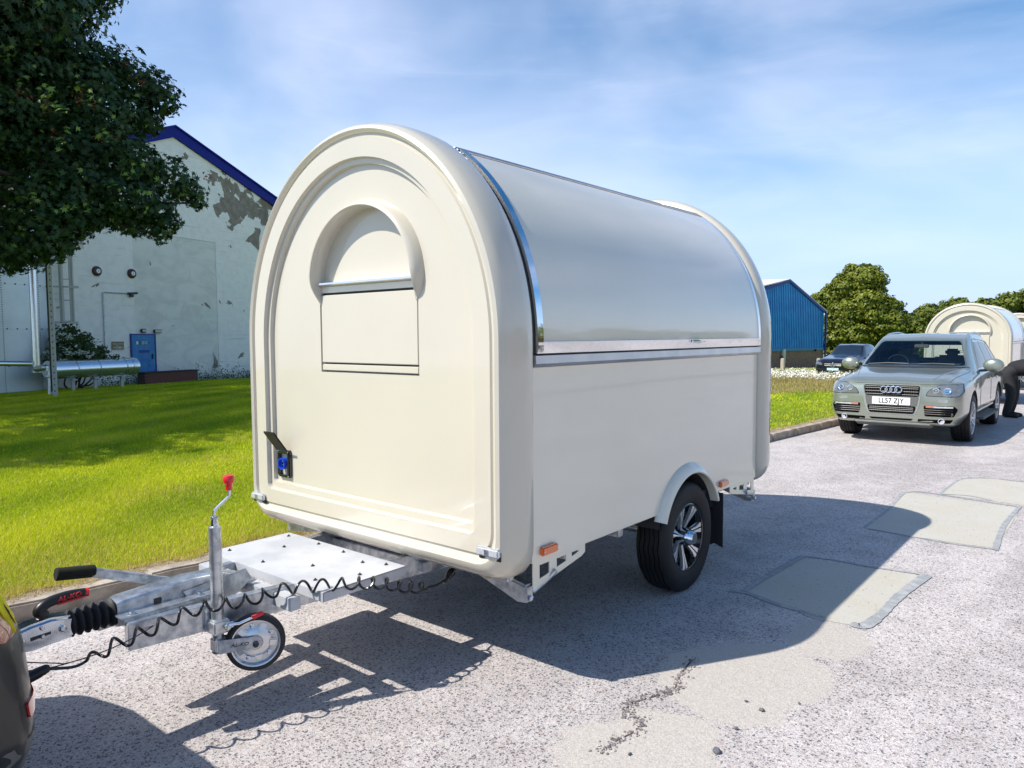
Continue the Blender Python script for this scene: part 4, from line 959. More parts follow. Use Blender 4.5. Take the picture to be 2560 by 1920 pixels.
def car_wheel(T, c, s, r, w, spokes=10, twist=0., steer=0.):
    W = bpy.data.objects.new('wheel', None); COL.objects.link(W); W.parent = T; W.location = c; W.rotation_euler = (0, 0, (0 if s > 0 else PI) + steer); h = w / 2; rr = r * .70
    P_ = [(rr, -h * .9), (r * .85, -h * 1.02), (r * .96, -h * .93)]
    for g in (-.55, -.18, .18, .55): P_ += [(r, h * (g - .06)), (r - .008, h * (g - .04)), (r - .008, h * (g + .04)), (r, h * (g + .06))]
    P_ += [(r * .96, h * .93), (r * .9, h * 1.0), (r * .8, h * 1.02), (rr + .005, h * .95), (rr, h * .85)]
    bm = BM(); rows = lathe(bm, P_, (0, 0, 0), (1, 0, 0), 60, cap=False)
    for row in rows[3:19]:
        for i, v in enumerate(row): v.co.x += .004 * (1 if i % 4 < 2 else -1)
    recalc(bm); fin(bm, 'tyre', M['tyre'], W, 40)
    bm = BM(); lathe(bm, [(rr + .004, h * .9), (rr - .008, h * .96), (rr - .018, h * .9), (rr - .03, h * .3), (rr * .5, h * .1), (0, h * .1)], (0, 0, 0), (1, 0, 0), 40, cap=False); fin(bm, 'rim', M['alloyw'], W, 40)
    bm = BM(); lathe(bm, [(rr - .032, h * .32), (0, h * .30)], (0, 0, 0), (1, 0, 0), 32, cap=False); fin(bm, 'brake_disc', M['darkmetal'], W)
    for k in range(spokes):
        t = 2 * PI * k / spokes + (.07 if k % 2 else -.07) * (spokes > 6); bm = BM(); d = Vector((0, math.cos(t), math.sin(t)))
        bar(bm, Vector((h * .62, 0, 0)) + d * .04, Vector((h * .86, 0, 0)) + d * (rr - .01), .032, .022, (1, 0, 0)); fin(bm, 'spoke', M['alloyw'], W, bevel=.006)
    bm = BM(); lathe(bm, [(.055, h * .4), (.05, h * .75), (.03, h * .8), (0, h * .8)], (0, 0, 0), (1, 0, 0), 20, cap=False); fin(bm, 'hub_cap', M['alloyw'], W)
    return W
def part_bm(T, name, m, fn, bevel=0, ang=40):
    bm = BM(); fn(bm); recalc(bm); return fin(bm, name, m, T, ang, bevel)

# rows: y, zl, wl, wd, zd, ws, zs, wf, zf, wg, zg, zt
SUV = [(.00, .36, .60, .70, .52, .72, .74, .66, .83, .58, .885, .915), (.03, .33, .70, .79, .52, .78, .76, .71, .86, .61, .91, .94), (.10, .30, .78, .865, .54, .845, .79, .77, .885, .65, .935, .965),
       (.22, .28, .82, .905, .56, .885, .83, .82, .91, .68, .965, 1.0), (.50, .27, .84, .925, .58, .912, .88, .85, .945, .70, 1.01, 1.045), (.95, .27, .85, .94, .60, .925, .915, .865, .98, .71, 1.055, 1.09),
       (1.25, .27, .85, .935, .60, .922, .935, .865, 1.0, .73, 1.09, 1.125), (1.42, .27, .85, .93, .60, .92, .945, .87, 1.015, .73, 1.15, 1.195), (1.75, .27, .85, .93, .60, .92, .955, .875, 1.03, .70, 1.36, 1.41),
       (2.10, .27, .85, .93, .60, .92, .965, .88, 1.04, .665, 1.53, 1.585), (2.5, .27, .85, .93, .60, .92, .97, .88, 1.045, .655, 1.60, 1.65), (3.2, .27, .85, .935, .62, .925, .98, .88, 1.05, .65, 1.60, 1.655),
       (3.9, .27, .85, .94, .62, .93, .99, .875, 1.06, .64, 1.545, 1.60), (4.3, .28, .84, .93, .62, .92, .985, .86, 1.06, .62, 1.47, 1.515), (4.55, .30, .82, .91, .62, .90, .98, .84, 1.05, .64, 1.25, 1.29),
       (4.72, .34, .78, .88, .62, .87, .96, .80, 1.02, .66, 1.07, 1.10), (4.80, .40, .70, .82, .62, .82, .93, .74, .98, .62, 1.01, 1.03)]
def make_suv(label, loc, paint, group=None):
    T = thing('parked_suv', label, 'car', loc, 0, group); bm = car_mesh(SUV); bvh = BVHTree.FromBMesh(bm)
    B = fin(bm, 'body', paint, T, 40); B.matrix_parent_inverse = Matrix()
    B.parent = None
    fy, ry, wr = .95, 3.70, .36
    for y in (fy, ry):
        c = BM(); lathe(c, [(wr + .055, -1.2), (wr + .055, -.62)], (0, y, wr + .01), (1, 0, 0), 40); boolcut(B, c, M['under'])
        c = BM(); lathe(c, [(wr + .055, .62), (wr + .055, 1.2)], (0, y, wr + .01), (1, 0, 0), 40); boolcut(B, c, M['under'])
    ws = rpoly([(-.765, 1.115), (.765, 1.115), (.60, 1.535), (-.60, 1.535)], .05)
    rw = rpoly([(-.60, 1.15), (.60, 1.15), (.50, 1.44), (-.50, 1.44)], .05)
    sw = [rpoly([(1.86, 1.085), (2.72, 1.085), (2.72, 1.50), (2.30, 1.50)], .03), rpoly([(2.80, 1.085), (3.50, 1.10), (3.46, 1.49), (2.80, 1.505)], .03), rpoly([(3.58, 1.11), (4.16, 1.14), (3.86, 1.44), (3.56, 1.475)], .03)]
    c = BM(); prism(c, rpoly([(-.745, 1.13), (.745, 1.13), (.585, 1.52), (-.585, 1.52)], .05), 'y', .9, 3.9); boolcut(B, c, M['interior'])
    c = BM(); prism(c, rpoly([(-.58, 1.165), (.58, 1.165), (.48, 1.425), (-.48, 1.425)], .05), 'y', 3.7, 5.3); boolcut(B, c, M['interior'])
    for p in sw:
        c = BM(); q = [((y - sum(k[0] for k in p) / len(p)) * .96 + sum(k[0] for k in p) / len(p), (z - 1.3) * .95 + 1.3) for y, z in p]; prism(c, q, 'x', -1.2, 1.2); boolcut(B, c, M['interior'])
    B.data.shade_smooth(); B.data.set_sharp_from_angle(angle=math.radians(35)); B.parent = T
    gl = decal(bvh, ws, 'y', -2, .003, M['glass'], 'windscreen', T, .09, .002)
    decal(bvh, rw, 'y', 8, .003, M['glass'], 'rear_window', T, .09, .002)
    for s in (1, -1):
        for p in sw: decal(bvh, p, 'x', 2 * s, .003, M['sideglass'], 'side_window', T, .09, .002)
    # black frit / scuttle below the screen, wipers
    decal(bvh, rpoly([(-.80, 1.098), (.80, 1.098), (.765, 1.118), (-.765, 1.118)], .004), 'y', -2, .004, M['seal'], 'scuttle', T, .1)
    for x0, x1 in ((-.66, -.05), (-.02, .60)):
        part_bm(T, 'wiper', M['black'], lambda b: tube(b, [(x0, 1.33, 1.145), ((x0 + x1) / 2, 1.36, 1.165), (x1, 1.35, 1.155)], .008, 6))
    # bright window surround and grey pillar
    for s in (1, -1):
        pts = []
        for y, z in smooth_path([Vector((1.78, 1.065, 0)), Vector((2.28, 1.515, 0)), Vector((2.75, 1.535, 0)), Vector((3.5, 1.51, 0)), Vector((3.92, 1.455, 0)), Vector((4.22, 1.13, 0))], 6) and [(p.x, p.y) for p in smooth_path([Vector((1.78, 1.065, 0)), Vector((2.28, 1.515, 0)), Vector((2.75, 1.535, 0)), Vector((3.5, 1.51, 0)), Vector((3.92, 1.455, 0)), Vector((4.22, 1.13, 0))], 6)]:
            h = bvh.ray_cast(Vector((2 * s, y, z)), Vector((-s, 0, 0)))
            if h[0]: pts.append(h[0] + h[1] * .004)
        part_bm(T, 'window_trim', M['silver'], lambda b: tube(b, pts, .008, 6))
        part_bm(T, 'roof_rail', M['silver'], lambda b: tube(b, smooth_path([(s * .60, 2.3, 1.59), (s * .615, 2.5, 1.635), (s * .61, 3.2, 1.66), (s * .59, 3.9, 1.605), (s * .575, 4.1, 1.55)], 6), .015, 8))
        # door seams and handles
        for seam_ in ([(1.62, .50), (1.64, .98)], [(2.76, .48), (2.78, 1.06)], [(3.34, .85), (3.52, 1.08)], [(1.62, .50), (3.2, .47)]):
            P2 = []
            for k in range(9):
                t = k / 8; y = seam_[0][0] + (seam_[1][0] - seam_[0][0]) * t; z = seam_[0][1] + (seam_[1][1] - seam_[0][1]) * t; h = bvh.ray_cast(Vector((2 * s, y, z)), Vector((-s, 0, 0)))
                if h[0]: P2.append(h[0])
            part_bm(T, 'door_seam', M['seal'], lambda b: tube(b, P2, .004, 5))
        for y in (2.50, 3.28):
            h = bvh.ray_cast(Vector((2 * s, y, .90)), Vector((-s, 0, 0)))[0]
            part_bm(T, 'door_handle', paint, lambda b: box(b, (h.x + s * .022, y, .90), (.022, .19, .03)), .009)
        part_bm(T, 'running_board', M['carplastic'], lambda b: (box(b, (s * .93, 2.33, .315), (.17, 1.80, .035)),), .012)
        part_bm(T, 'side_skirt', M['silver'], lambda b: box(b, (s * .905, 2.33, .43), (.03, 1.75, .03)), .008)
        # mirror
        mr = part_bm(T, 'door_mirror', paint, lambda b: [b.verts.new, bmesh.ops.create_uvsphere(b, u_segments=20, v_segments=12, radius=1, matrix=Matrix.Translation((s * 1.07, 1.80, 1.135)) @ Matrix.Diagonal((.145, .085, .11, 1)))][0:0])
        part_bm(mr, 'mirror_base', M['black'], lambda b: bar(b, (s * .87, 1.83, 1.045), (s * 1.02, 1.81, 1.06), .05, .04), .01)
        part_bm(mr, 'mirror_glass', M['chrome'], lambda b: bmesh.ops.create_uvsphere(b, u_segments=16, v_segments=8, radius=1, matrix=Matrix.Translation((s * 1.055, 1.872, 1.135)) @ Matrix.Diagonal((.11, .02, .08, 1))))
    # grille: shield frame, mesh bars, plate carrier
    shield = rpoly([(-.40, .895), (-.38, .62), (-.32, .445), (.32, .445), (.38, .62), (.40, .895)], .05)
    gr = decal(bvh, shield, 'y', -2, .005, M['silver'], 'grille', T, .04, .01)
    inner = rpoly([(-.382, .880), (-.365, .72), (.365, .72), (.382, .880)], .035); low = rpoly([(-.335, .575), (-.302, .462), (.302, .462), (.335, .575)], .03)
    decal(bvh, inner, 'y', -2, .014, M['void'], 'grille_opening', gr, .04, .006); decal(bvh, low, 'y', -2, .014, M['void'], 'grille_opening', gr, .04, .006)
    decal(bvh, rpoly([(-.362, .716), (-.338, .58), (.338, .58), (.362, .716)], .01), 'y', -2, .015, M['carplastic'], 'plate_carrier', gr, .04, .006)
    def gy(x, z): h = bvh.ray_cast(Vector((x, -2, z)), Vector((0, 1, 0)))[0]; return h.y if h else 0
    for z in (.745, .790, .835, .862) + (.498, .524, .55):
        wd = .372 if z > .6 else .31
        part_bm(gr, 'grille_bar', M['grillebar'], lambda b: tube(b, [(x, gy(x, z) - .019, z) for x in np.linspace(-wd + .01, wd - .01, 15)], .0036, 6))
    for i in range(-11, 12):
        for za, zb_ in ((.725, .875), (.478, .57)):
            x = i * .030
            if abs(x) > .295 and za < .6: continue
            part_bm(gr, 'grille_upright', M['interior'], lambda b: bar(b, (x, gy(x, za) - .0165, za), (x, gy(x, zb_) - .0165, zb_), .006, .004, (0, -1, 0)))
    y0 = gy(0, .8) - .036
    for i in range(4):
        x = (i - 1.5) * .066
        part_bm(gr, 'emblem_ring', M['chrome'], lambda b: tube(b, [(x + .046 * math.cos(t), y0 - .004 * (i % 2), .818 + .046 * math.sin(t)) for t in [2 * PI * k / 24 for k in range(24)]], .0095, 8, closed=True))
    yp = gy(0, .65) - .022
    npl = part_bm(T, 'number_plate', M['white'], lambda b: box(b, (0, yp, .645), (.52, .01, .112)), .003)
    text('LL57 ZJY', .107, basis((1, 0, 0), (0, 0, 1), (0, -1, 0), (0, yp - .006, .645)), M['blacktext'], npl, depth=.001, sx=.86)
    # headlights with two projectors, washers, intakes, fog lamps
    for s in (1, -1):
        P1 = [(.445, .735), (.86, .73), (.905, .80), (.88, .915), (.62, .90), (.49, .82)]
        q = rpoly(P1 if s > 0 else mirror(P1), .03)
        decal(bvh, q, 'y', -2, .003, M['black'], 'headlight_surround', T, .05, .01)
        cx, cz = s * .66, .82; sc_ = lambda k: [((x - cx) * k + cx, (z - cz) * (k - .03) + cz) for x, z in q]
        hl = decal(bvh, sc_(.95), 'y', -2, .007, M['headlamp'], 'headlight', T, .05, .01)
        for x, r in ((.585, .042), (.725, .052)):
            h = bvh.ray_cast(Vector((s * x, -2, .822)), Vector((0, 1, 0))); n = h[1] if h[1].y < 0 else -h[1]; p = h[0] + n * .006
            part_bm(hl, 'lamp_rim', M['lampbulb'], lambda b: lathe(b, [(r, -.004), (r, .006), (r * .82, .008), (r * .7, .002), (r * .3, -.0), (0, .004)], p, n, 20, cap=False))
        P2 = [(.43, .595), (.81, .600), (.855, .55), (.81, .445), (.45, .44)]; q = rpoly(P2 if s > 0 else mirror(P2), .02)
        it = decal(bvh, q, 'y', -2, .004, M['void'], 'air_intake', T, .05, .008)
        P3 = [(.46, .592), (.80, .592), (.80, .572), (.46, .566)]; q = rpoly(P3 if s > 0 else mirror(P3), .006); decal(bvh, q, 'y', -2, .010, M['clearlens'], 'side_light', it, .05, .006)
        P3 = [(.46, .588), (.56, .588), (.56, .574), (.46, .570)]; q = rpoly(P3 if s > 0 else mirror(P3), .005); decal(bvh, q, 'y', -2, .013, M['amber'], 'indicator', it, .05, .006)
        for z in (.475, .505, .535):
            part_bm(it, 'slat', M['black'], lambda b: tube(b, [(s * x, gy(s * x, z) - .012, z) for x in np.linspace(.44, .80, 8)], .006, 6))
        P4 = [(.62, .695), (.745, .69), (.73, .645), (.615, .65)]; q = rpoly(P4 if s > 0 else mirror(P4), .012); decal(bvh, q, 'y', -2, .003, M['silver'], 'washer_cover', T, .04, .004)
        P5 = [(.36, .395), (.80, .40), (.76, .345), (.36, .355)]; q = rpoly(P5 if s > 0 else mirror(P5), .015); lo_ = decal(bvh, q, 'y', -2, .005, M['void'], 'lower_intake', T, .05, .008)
        h = bvh.ray_cast(Vector((s * .66, -2, .375)), Vector((0, 1, 0))); n = h[1] if h[1].y < 0 else -h[1]; n = Vector((n.x * .4, n.y, 0)).normalized()
        part_bm(T, 'fog_lamp', M['clearlens'], lambda b: lathe(b, [(.042, -.02), (.042, .010), (.035, .012), (.030, .002), (0, .006)], h[0] + n * .002, n, 24, cap=False))
    decal(bvh, rpoly([(-.30, .392), (.30, .392), (.27, .365), (-.27, .365)], .01), 'y', -2, .006, M['void'], 'lower_slot', T, .05, .008)
    part_bm(T, 'skid_plate', M['silver'], lambda b: prism(b, [(.02, .345), (.02, .31), (.20, .245), (.30, .245), (.30, .29)], 'x', -.52, .52), .012)
    # bonnet shut line and bonnet creases
    P6 = []
    for x in np.linspace(-.70, .70, 29):
        h = bvh.ray_cast(Vector((x, -2, .905 - .04 * (x / .7) ** 2 * 0)), Vector((0, 1, 0)))[0]
        if h: P6.append(h)
    part_bm(T, 'bonnet_seam', M['seal'], lambda b: tube(b, P6, .004, 5))
    for s in (1, -1):
        P7 = []
        for y in np.linspace(.12, 1.3, 14):
            x = s * (.50 + .24 * (y / 1.3)); h = bvh.ray_cast(Vector((x, y, 3)), Vector((0, 0, -1)))[0]; P7.append(h - Vector((0, 0, .001)))
        part_bm(T, 'bonnet_crease', paint, lambda b: tube(b, P7, .008, 8))
        P8 = []
        for y in np.linspace(.16, 1.35, 14):
            x = s * (.72 + .10 * (y / 1.35)); h = bvh.ray_cast(Vector((x, y, 3)), Vector((0, 0, -1)))[0]; P8.append(h)
        part_bm(T, 'bonnet_seam', M['seal'], lambda b: tube(b, P8, .0035, 5))
    for y in (fy, ry):
        for s in (1, -1): car_wheel(T, (s * .80, y, wr), s, wr, .26, 10)
    # cabin: dash, seats, wheel, interior mirror
    part_bm(T, 'dashboard', M['interior'], lambda b: box(b, (0, 1.72, 1.09), (1.34, .42, .12)), .03)
    for x in (-.36, .36):
        part_bm(T, 'front_seat', M['seat'], lambda b: (box(b, (x, 2.65, 1.16), (.44, .13, .22)), box(b, (x, 2.67, 1.32), (.22, .09, .12))), .03)
    part_bm(T, 'steering_wheel', M['black'], lambda b: tube(b, [(-.36 + .17 * math.cos(t), 2.0 + .07 * math.sin(t), 1.13 + .15 * math.sin(t)) for t in [2 * PI * k / 24 for k in range(24)]], .014, 8, closed=True))
    part_bm(T, 'rear_view_mirror', M['seat'], lambda b: (box(b, (.02, 1.93, 1.435), (.22, .03, .06)), box(b, (.02, 1.97, 1.49), (.02, .03, .08))), .012)
    part_bm(T, 'underbody', M['under'], lambda b: (box(b, (0, 2.3, .34), (1.2, 3.7, .14)),), .03)
    return T
make_suv('grey-green metallic estate car with four-ring badge and LL57 ZJY plate, facing the camera', (-2.66, 12.08, 0), M['audi'])

# black car with star badge by the blue warehouse
SAL = [(.00, .28, .60, .70, .42, .71, .60, .66, .70, .56, .76, .78), (.05, .24, .72, .80, .43, .79, .63, .73, .74, .60, .80, .82), (.25, .20, .80, .89, .45, .875, .70, .82, .80, .66, .87, .90), (.80, .20, .82, .915, .48, .90, .78, .845, .86, .70, .95, .98),
       (1.30, .20, .82, .915, .5, .90, .82, .86, .90, .72, 1.02, 1.05), (1.55, .20, .82, .915, .5, .90, .84, .865, .92, .70, 1.10, 1.15), (2.15, .20, .82, .915, .5, .90, .86, .865, .94, .62, 1.46, 1.52), (2.7, .2, .82, .92, .5, .91, .87, .87, .95, .61, 1.52, 1.575), (3.3, .2, .82, .92, .5, .91, .88, .87, .96, .60, 1.47, 1.53),
       (4.2, .22, .80, .90, .52, .89, .90, .84, .99, .58, 1.16, 1.20), (4.55, .28, .76, .86, .55, .85, .88, .80, .97, .60, 1.04, 1.07), (4.65, .35, .68, .80, .55, .80, .84, .74, .93, .60, 1.0, 1.02)]
def make_dark_car(label, loc, rz):
    T = thing('parked_car', label, 'car', loc, rz); bm = car_mesh(SAL, 60); bvh = BVHTree.FromBMesh(bm); B = fin(bm, 'body', M['navy'], None, 40)
    for y in (.9, 3.75):
        for a_, b_ in ((-1.2, -.6), (.6, 1.2)):
            c = BM(); lathe(c, [(.39, a_), (.39, b_)], (0, y, .35), (1, 0, 0), 32); boolcut(B, c, M['under'])
    B.data.shade_smooth(); B.data.set_sharp_from_angle(angle=.6); B.parent = T
    decal(bvh, rpoly([(-.72, 1.07), (.72, 1.07), (.56, 1.45), (-.56, 1.45)], .05), 'y', -2, .004, M['glassdark'], 'windscreen', T, .09)
    for s in (1, -1):
        decal(bvh, rpoly([(1.75, .97), (3.9, 1.02), (3.3, 1.40), (2.2, 1.42)], .05), 'x', 2 * s, .004, M['glassdark'], 'side_window', T, .1)
        q = [(.50, .60), (.86, .66), (.87, .76), (.80, .755), (.50, .695)]; q = rpoly(q if s > 0 else mirror(q), .02); hl = decal(bvh, q, 'y', -2, .005, M['headlamp'], 'headlight', T, .05)
        q = [(.55, .725), (.84, .765), (.84, .745), (.55, .70)]; q = rpoly(q if s > 0 else mirror(q), .006); decal(bvh, q, 'y', -2, .010, M['lampbulb'], 'running_light', hl, .05)
        part_bm(T, 'door_mirror', M['navy'], lambda b: bmesh.ops.create_uvsphere(b, u_segments=14, v_segments=8, radius=1, matrix=Matrix.Translation((s * 1.0, 1.85, 1.02)) @ Matrix.Diagonal((.11, .07, .075, 1))))
        q = [(.45, .40), (.80, .42), (.76, .33), (.45, .31)]; q = rpoly(q if s > 0 else mirror(q), .02); decal(bvh, q, 'y', -2, .005, M['gloss'], 'air_intake', T, .05)
    gr = decal(bvh, rpoly([(-.42, .70), (.42, .70), (.36, .50), (-.36, .50)], .05), 'y', -2, .006, M['gloss'], 'grille', T, .05)
    def gy(x, z): h = bvh.ray_cast(Vector((x, -2, z)), Vector((0, 1, 0)))[0]; return h.y if h else 0
    for z in (.585, .655): part_bm(gr, 'grille_bar', M['chrome'], lambda b: tube(b, [(x, gy(x, z) - .02, z) for x in np.linspace(-.38, .38, 9)], .015, 6))
    y0 = gy(0, .6) - .05
    part_bm(gr, 'emblem_ring', M['chrome'], lambda b: tube(b, [(.095 * math.cos(t), y0, .605 + .095 * math.sin(t)) for t in [2 * PI * k / 24 for k in range(24)]], .012, 8, closed=True))
    part_bm(gr, 'emblem_star', M['chrome'], lambda b: [bar(b, (0, y0, .605), (.092 * math.sin(t), y0, .605 + .092 * math.cos(t)), .018, .012, (0, -1, 0)) for t in (0, 2 * PI / 3, 4 * PI / 3)] and None)
    part_bm(T, 'number_plate', mat('pale_plate', (.55, .72, .74), .4), lambda b: box(b, (0, gy(0, .42) - .02, .42), (.52, .015, .11)))
    for y in (.9, 3.75):
        for s in (1, -1): car_wheel(T, (s * .80, y, .35), s, .35, .24, 5)
    return T
make_dark_car('small black car with star badge parked before the blue warehouse, mostly behind the daisies', Vector((at(2082, 930, 34).x, at(2082, 930, 34).y, -.40)), -.08)

# dark tow car whose rear corner enters at the left edge
TOW = [(.00, .40, .60, .70, .55, .72, .74, .66, .83, .58, .885, .915), (.5, .27, .84, .915, .58, .902, .88, .84, .945, .70, 1.01, 1.045), (1.25, .27, .85, .92, .60, .912, .935, .855, 1.0, .73, 1.06, 1.10), (1.9, .27, .85, .92, .60, .91, .955, .865, 1.03, .66, 1.42, 1.46),
       (2.4, .27, .85, .92, .60, .91, .97, .87, 1.045, .62, 1.51, 1.56), (3.4, .27, .85, .925, .62, .915, .98, .87, 1.05, .62, 1.48, 1.53), (3.95, .27, .84, .92, .62, .91, .99, .86, 1.06, .60, 1.38, 1.44), (4.28, .28, .83, .91, .62, .90, .96, .80, 1.04, .58, 1.16, 1.22),
       (4.42, .29, .80, .885, .60, .86, .88, .76, .95, .57, 1.02, 1.06), (4.50, .30, .76, .85, .58, .80, .80, .70, .86, .55, .92, .95), (4.56, .33, .66, .74, .56, .68, .74, .60, .79, .48, .83, .86), (4.585, .38, .56, .62, .54, .56, .68, .50, .72, .40, .76, .78)]
T = thing('tow_car', 'dark olive car rear corner cut off by the left edge, towing the big trailer', 'car', (-3.22, .752 - 4.585, 0)); bm = car_mesh(TOW, 90); bvh = BVHTree.FromBMesh(bm); B = fin(bm, 'body', M['towpaint'], None, 50)
for y in (.95, 3.6):
    for a_, b_ in ((-1.2, -.6), (.6, 1.2)):
        c = BM(); lathe(c, [(.38, a_), (.38, b_)], (0, y, .34), (1, 0, 0), 32); boolcut(B, c, M['under'])
B.data.shade_smooth(); B.data.set_sharp_from_angle(angle=.7); B.parent = T
decal(bvh, rpoly([(-.55, 1.10), (.55, 1.10), (.48, 1.36), (-.48, 1.36)], .05), 'y', 8, .004, M['glassdark'], 'rear_window', T, .07)
decal(bvh, rpoly([(-.93, .50), (.93, .50), (.93, .285), (-.93, .285)], .01), 'y', 8, .004, M['carplastic'], 'bumper_lower', T, .05)
decal(bvh, rpoly([(-.60, .685), (.60, .685), (.60, .670), (-.60, .670)], .004), 'y', 8, .0045, M['seal'], 'bumper_seam', T, .05)
for s in (1, -1):
    q = [(.42, .575), (.82, .60), (.82, .555), (.42, .53)]; q = rpoly(q if s > 0 else mirror(q), .01); decal(bvh, q, 'y', 8, .007, mat('red_reflector', (.45, .01, .015), .15, 0, 1), 'reflector', T, .04)
    q = [(.50, .95), (.86, 1.0), (.86, .80), (.52, .80)]; q = rpoly(q if s > 0 else mirror(q), .03); decal(bvh, q, 'y', 8, .005, mat('tail_lamp', (.25, .008, .01), .1, 0, 1), 'tail_lamp', T, .05)
    decal(bvh, rpoly([(1.9, 1.09), (4.0, 1.12), (3.7, 1.38), (2.3, 1.46)], .05), 'x', 2 * s, .004, M['glassdark'], 'side_window', T, .1)
    part_bm(T, 'exhaust_pipe', M['darkmetal'], lambda b: lathe(b, [(.03, 0), (.03, .22), (.026, .22), (.026, .02)], (s * .40, 4.36, .31), (0, 1, 0), 16, cap=False)) if s > 0 else None
for y in (.95, 3.6):
    for s in (1, -1): car_wheel(T, (s * .79, y, .34), s, .34, .24, 5)
part_bm(T, 'tow_bar', M['darkmetal'], lambda b: (tube(b, smooth_path([(0, 4.3, .34), (0, 4.52, .34), (0, 4.62, .38), (0, 4.63, .50)], 6), .018, 12), bmesh.ops.create_uvsphere(b, u_segments=16, v_segments=10, radius=.025, matrix=Matrix.Translation((0, 4.63, .52)))))

# ------------------------------------------------------------------ person bending at the hitch behind the grey-green car
def flesh(name, chains, balls, m, parent, vox=.014, it=6):
    """chains of (x,y,z,r) points fused into one continuous surface"""
    bm = BM()
    for ch in chains:
        P_ = [Vector(p[:3]) for p in ch]; n = len(ch) - 1; sp = smooth_path(P_, 5) if n > 1 else P_; rs = [p[3] for p in ch]
        def rf(t, rs=rs, n=n): k = min(int(t * n), n - 1); f = t * n - k; return rs[k] + (rs[k + 1] - rs[k]) * f
        tube(bm, sp, 1, 16, rf=rf)
        for p in (ch[0], ch[-1]): bmesh.ops.create_uvsphere(bm, u_segments=14, v_segments=8, radius=p[3], matrix=Matrix.Translation(p[:3]))
    for c, s_ in balls: bmesh.ops.create_uvsphere(bm, u_segments=20, v_segments=12, radius=1, matrix=Matrix.Translation(c) @ Matrix.Diagonal((*s_, 1)))
    recalc(bm); me = bpy.data.meshes.new(name); bm.to_mesh(me); bm.free(); o = link('tmp', me)
    md = o.modifiers.new('r', 'REMESH'); md.mode = 'VOXEL'; md.voxel_size = vox; md.use_smooth_shade = True
    sm2 = o.modifiers.new('s', 'SMOOTH'); sm2.iterations = it
    bpy.context.view_layer.update(); nm = bpy.data.meshes.new_from_object(o.evaluated_get(bpy.context.evaluated_depsgraph_get())); bpy.data.objects.remove(o); nm.name = name; nm.materials.clear(); nm.shade_smooth()
    return link(name, nm, m, parent)
PX = Vector((-1.70, 17.3, 0)); Pp = thing('person', 'person in black shirt and dark trousers bending over the hitch, at the right edge', 'person', PX, math.radians(-8))
hand = []
for s in (1, -1):
    for k in range(4):
        dy = (k - 1.5) * .020; ln = (.030, .036, .034, .027)[k]
        hand.append([(.63, .10 * s, .36, .018), (.645, .10 * s + dy, .335, .009), (.655, .10 * s + dy * 1.1, .335 - ln, .0085), (.643, .10 * s + dy * 1.1, .335 - 1.8 * ln, .008), (.625, .10 * s + dy, .335 - 2.2 * ln, .007)])
    hand.append([(.62, .09 * s, .37, .014), (.60, .065 * s, .34, .011), (.605, .058 * s, .305, .009)])
flesh('body', [[(0, 0, .88, .12), (.12, 0, .94, .13), (.28, 0, .95, .14), (.42, 0, .88, .12)], [(.42, 0, .88, .07), (.56, 0, .80, .055), (.62, 0, .77, .055)]] +
      [ch for s in (1, -1) for ch in ([(-.02, .10 * s, .84, .085), (.04, .12 * s, .46, .055), (-.03, .13 * s, .10, .038), (.0, .13 * s, .05, .036), (.15, .14 * s, .03, .028)], [(.41, .16 * s, .88, .05), (.46, .20 * s, .62, .040), (.60, .12 * s, .42, .028), (.62, .10 * s, .37, .026)])] + hand,
      [((.66, 0, .735), (.088, .074, .105))], M['skin'], Pp, .011, 2)
flesh('trousers', [ch for s in (1, -1) for ch in ([(.03, .07 * s, .90, .12), (-.02, .095 * s, .80, .118), (.05, .12 * s, .46, .085), (-.02, .13 * s, .08, .070)],)], [((.0, 0, .88), (.15, .185, .14)), ((.10, 0, .93), (.13, .16, .13))], M['trouser'], Pp)
flesh('shirt', [[(.08, 0, .95, .155), (.26, 0, .975, .17), (.42, 0, .90, .155), (.49, 0, .85, .08)]] + [[(.40, .12 * s, .90, .09), (.44, .20 * s, .76, .072), (.46, .21 * s, .66, .066)] for s in (1, -1)], [((.25, 0, .96), (.20, .20, .15))], M['cloth'], Pp)
for s in (1, -1): flesh('shoe', [[(-.04, .13 * s, .055, .050), (.06, .13 * s, .05, .048), (.16, .14 * s, .04, .040)]], [], M['shoe'], Pp, .012)
part_bm(Pp, 'hair', M['hair'], lambda b: bmesh.ops.create_uvsphere(b, u_segments=20, v_segments=12, radius=1, matrix=Matrix.Translation((.635, 0, .765)) @ Matrix.Rotation(.9, 4, 'Y') @ Matrix.Diagonal((.105, .09, .11, 1))))
for s in (1, -1):
    part_bm(Pp, 'eye', M['white'], lambda b: bmesh.ops.create_uvsphere(b, u_segments=10, v_segments=6, radius=.012, matrix=Matrix.Translation((.725, .032 * s, .72))))
    part_bm(Pp, 'ear', M['skin'], lambda b: bmesh.ops.create_uvsphere(b, u_segments=10, v_segments=6, radius=1, matrix=Matrix.Translation((.66, .095 * s, .735)) @ Matrix.Diagonal((.018, .010, .03, 1))))
part_bm(Pp, 'nose', M['skin'], lambda b: bmesh.ops.create_uvsphere(b, u_segments=10, v_segments=6, radius=1, matrix=Matrix.Translation((.755, 0, .685)) @ Matrix.Diagonal((.022, .014, .02, 1))))

# ------------------------------------------------------------------ white gabled building
V2 = Vector((-.26996, .96287, 0)); NV = Vector((.96287, .26996, 0))       # along wall, outwards
WB = thing('white_building', 'old white gabled building with peeling paint, blue door and blue roof edge', 'building', (-37.42, 18.52, 0), math.atan2(V2.y, V2.x))
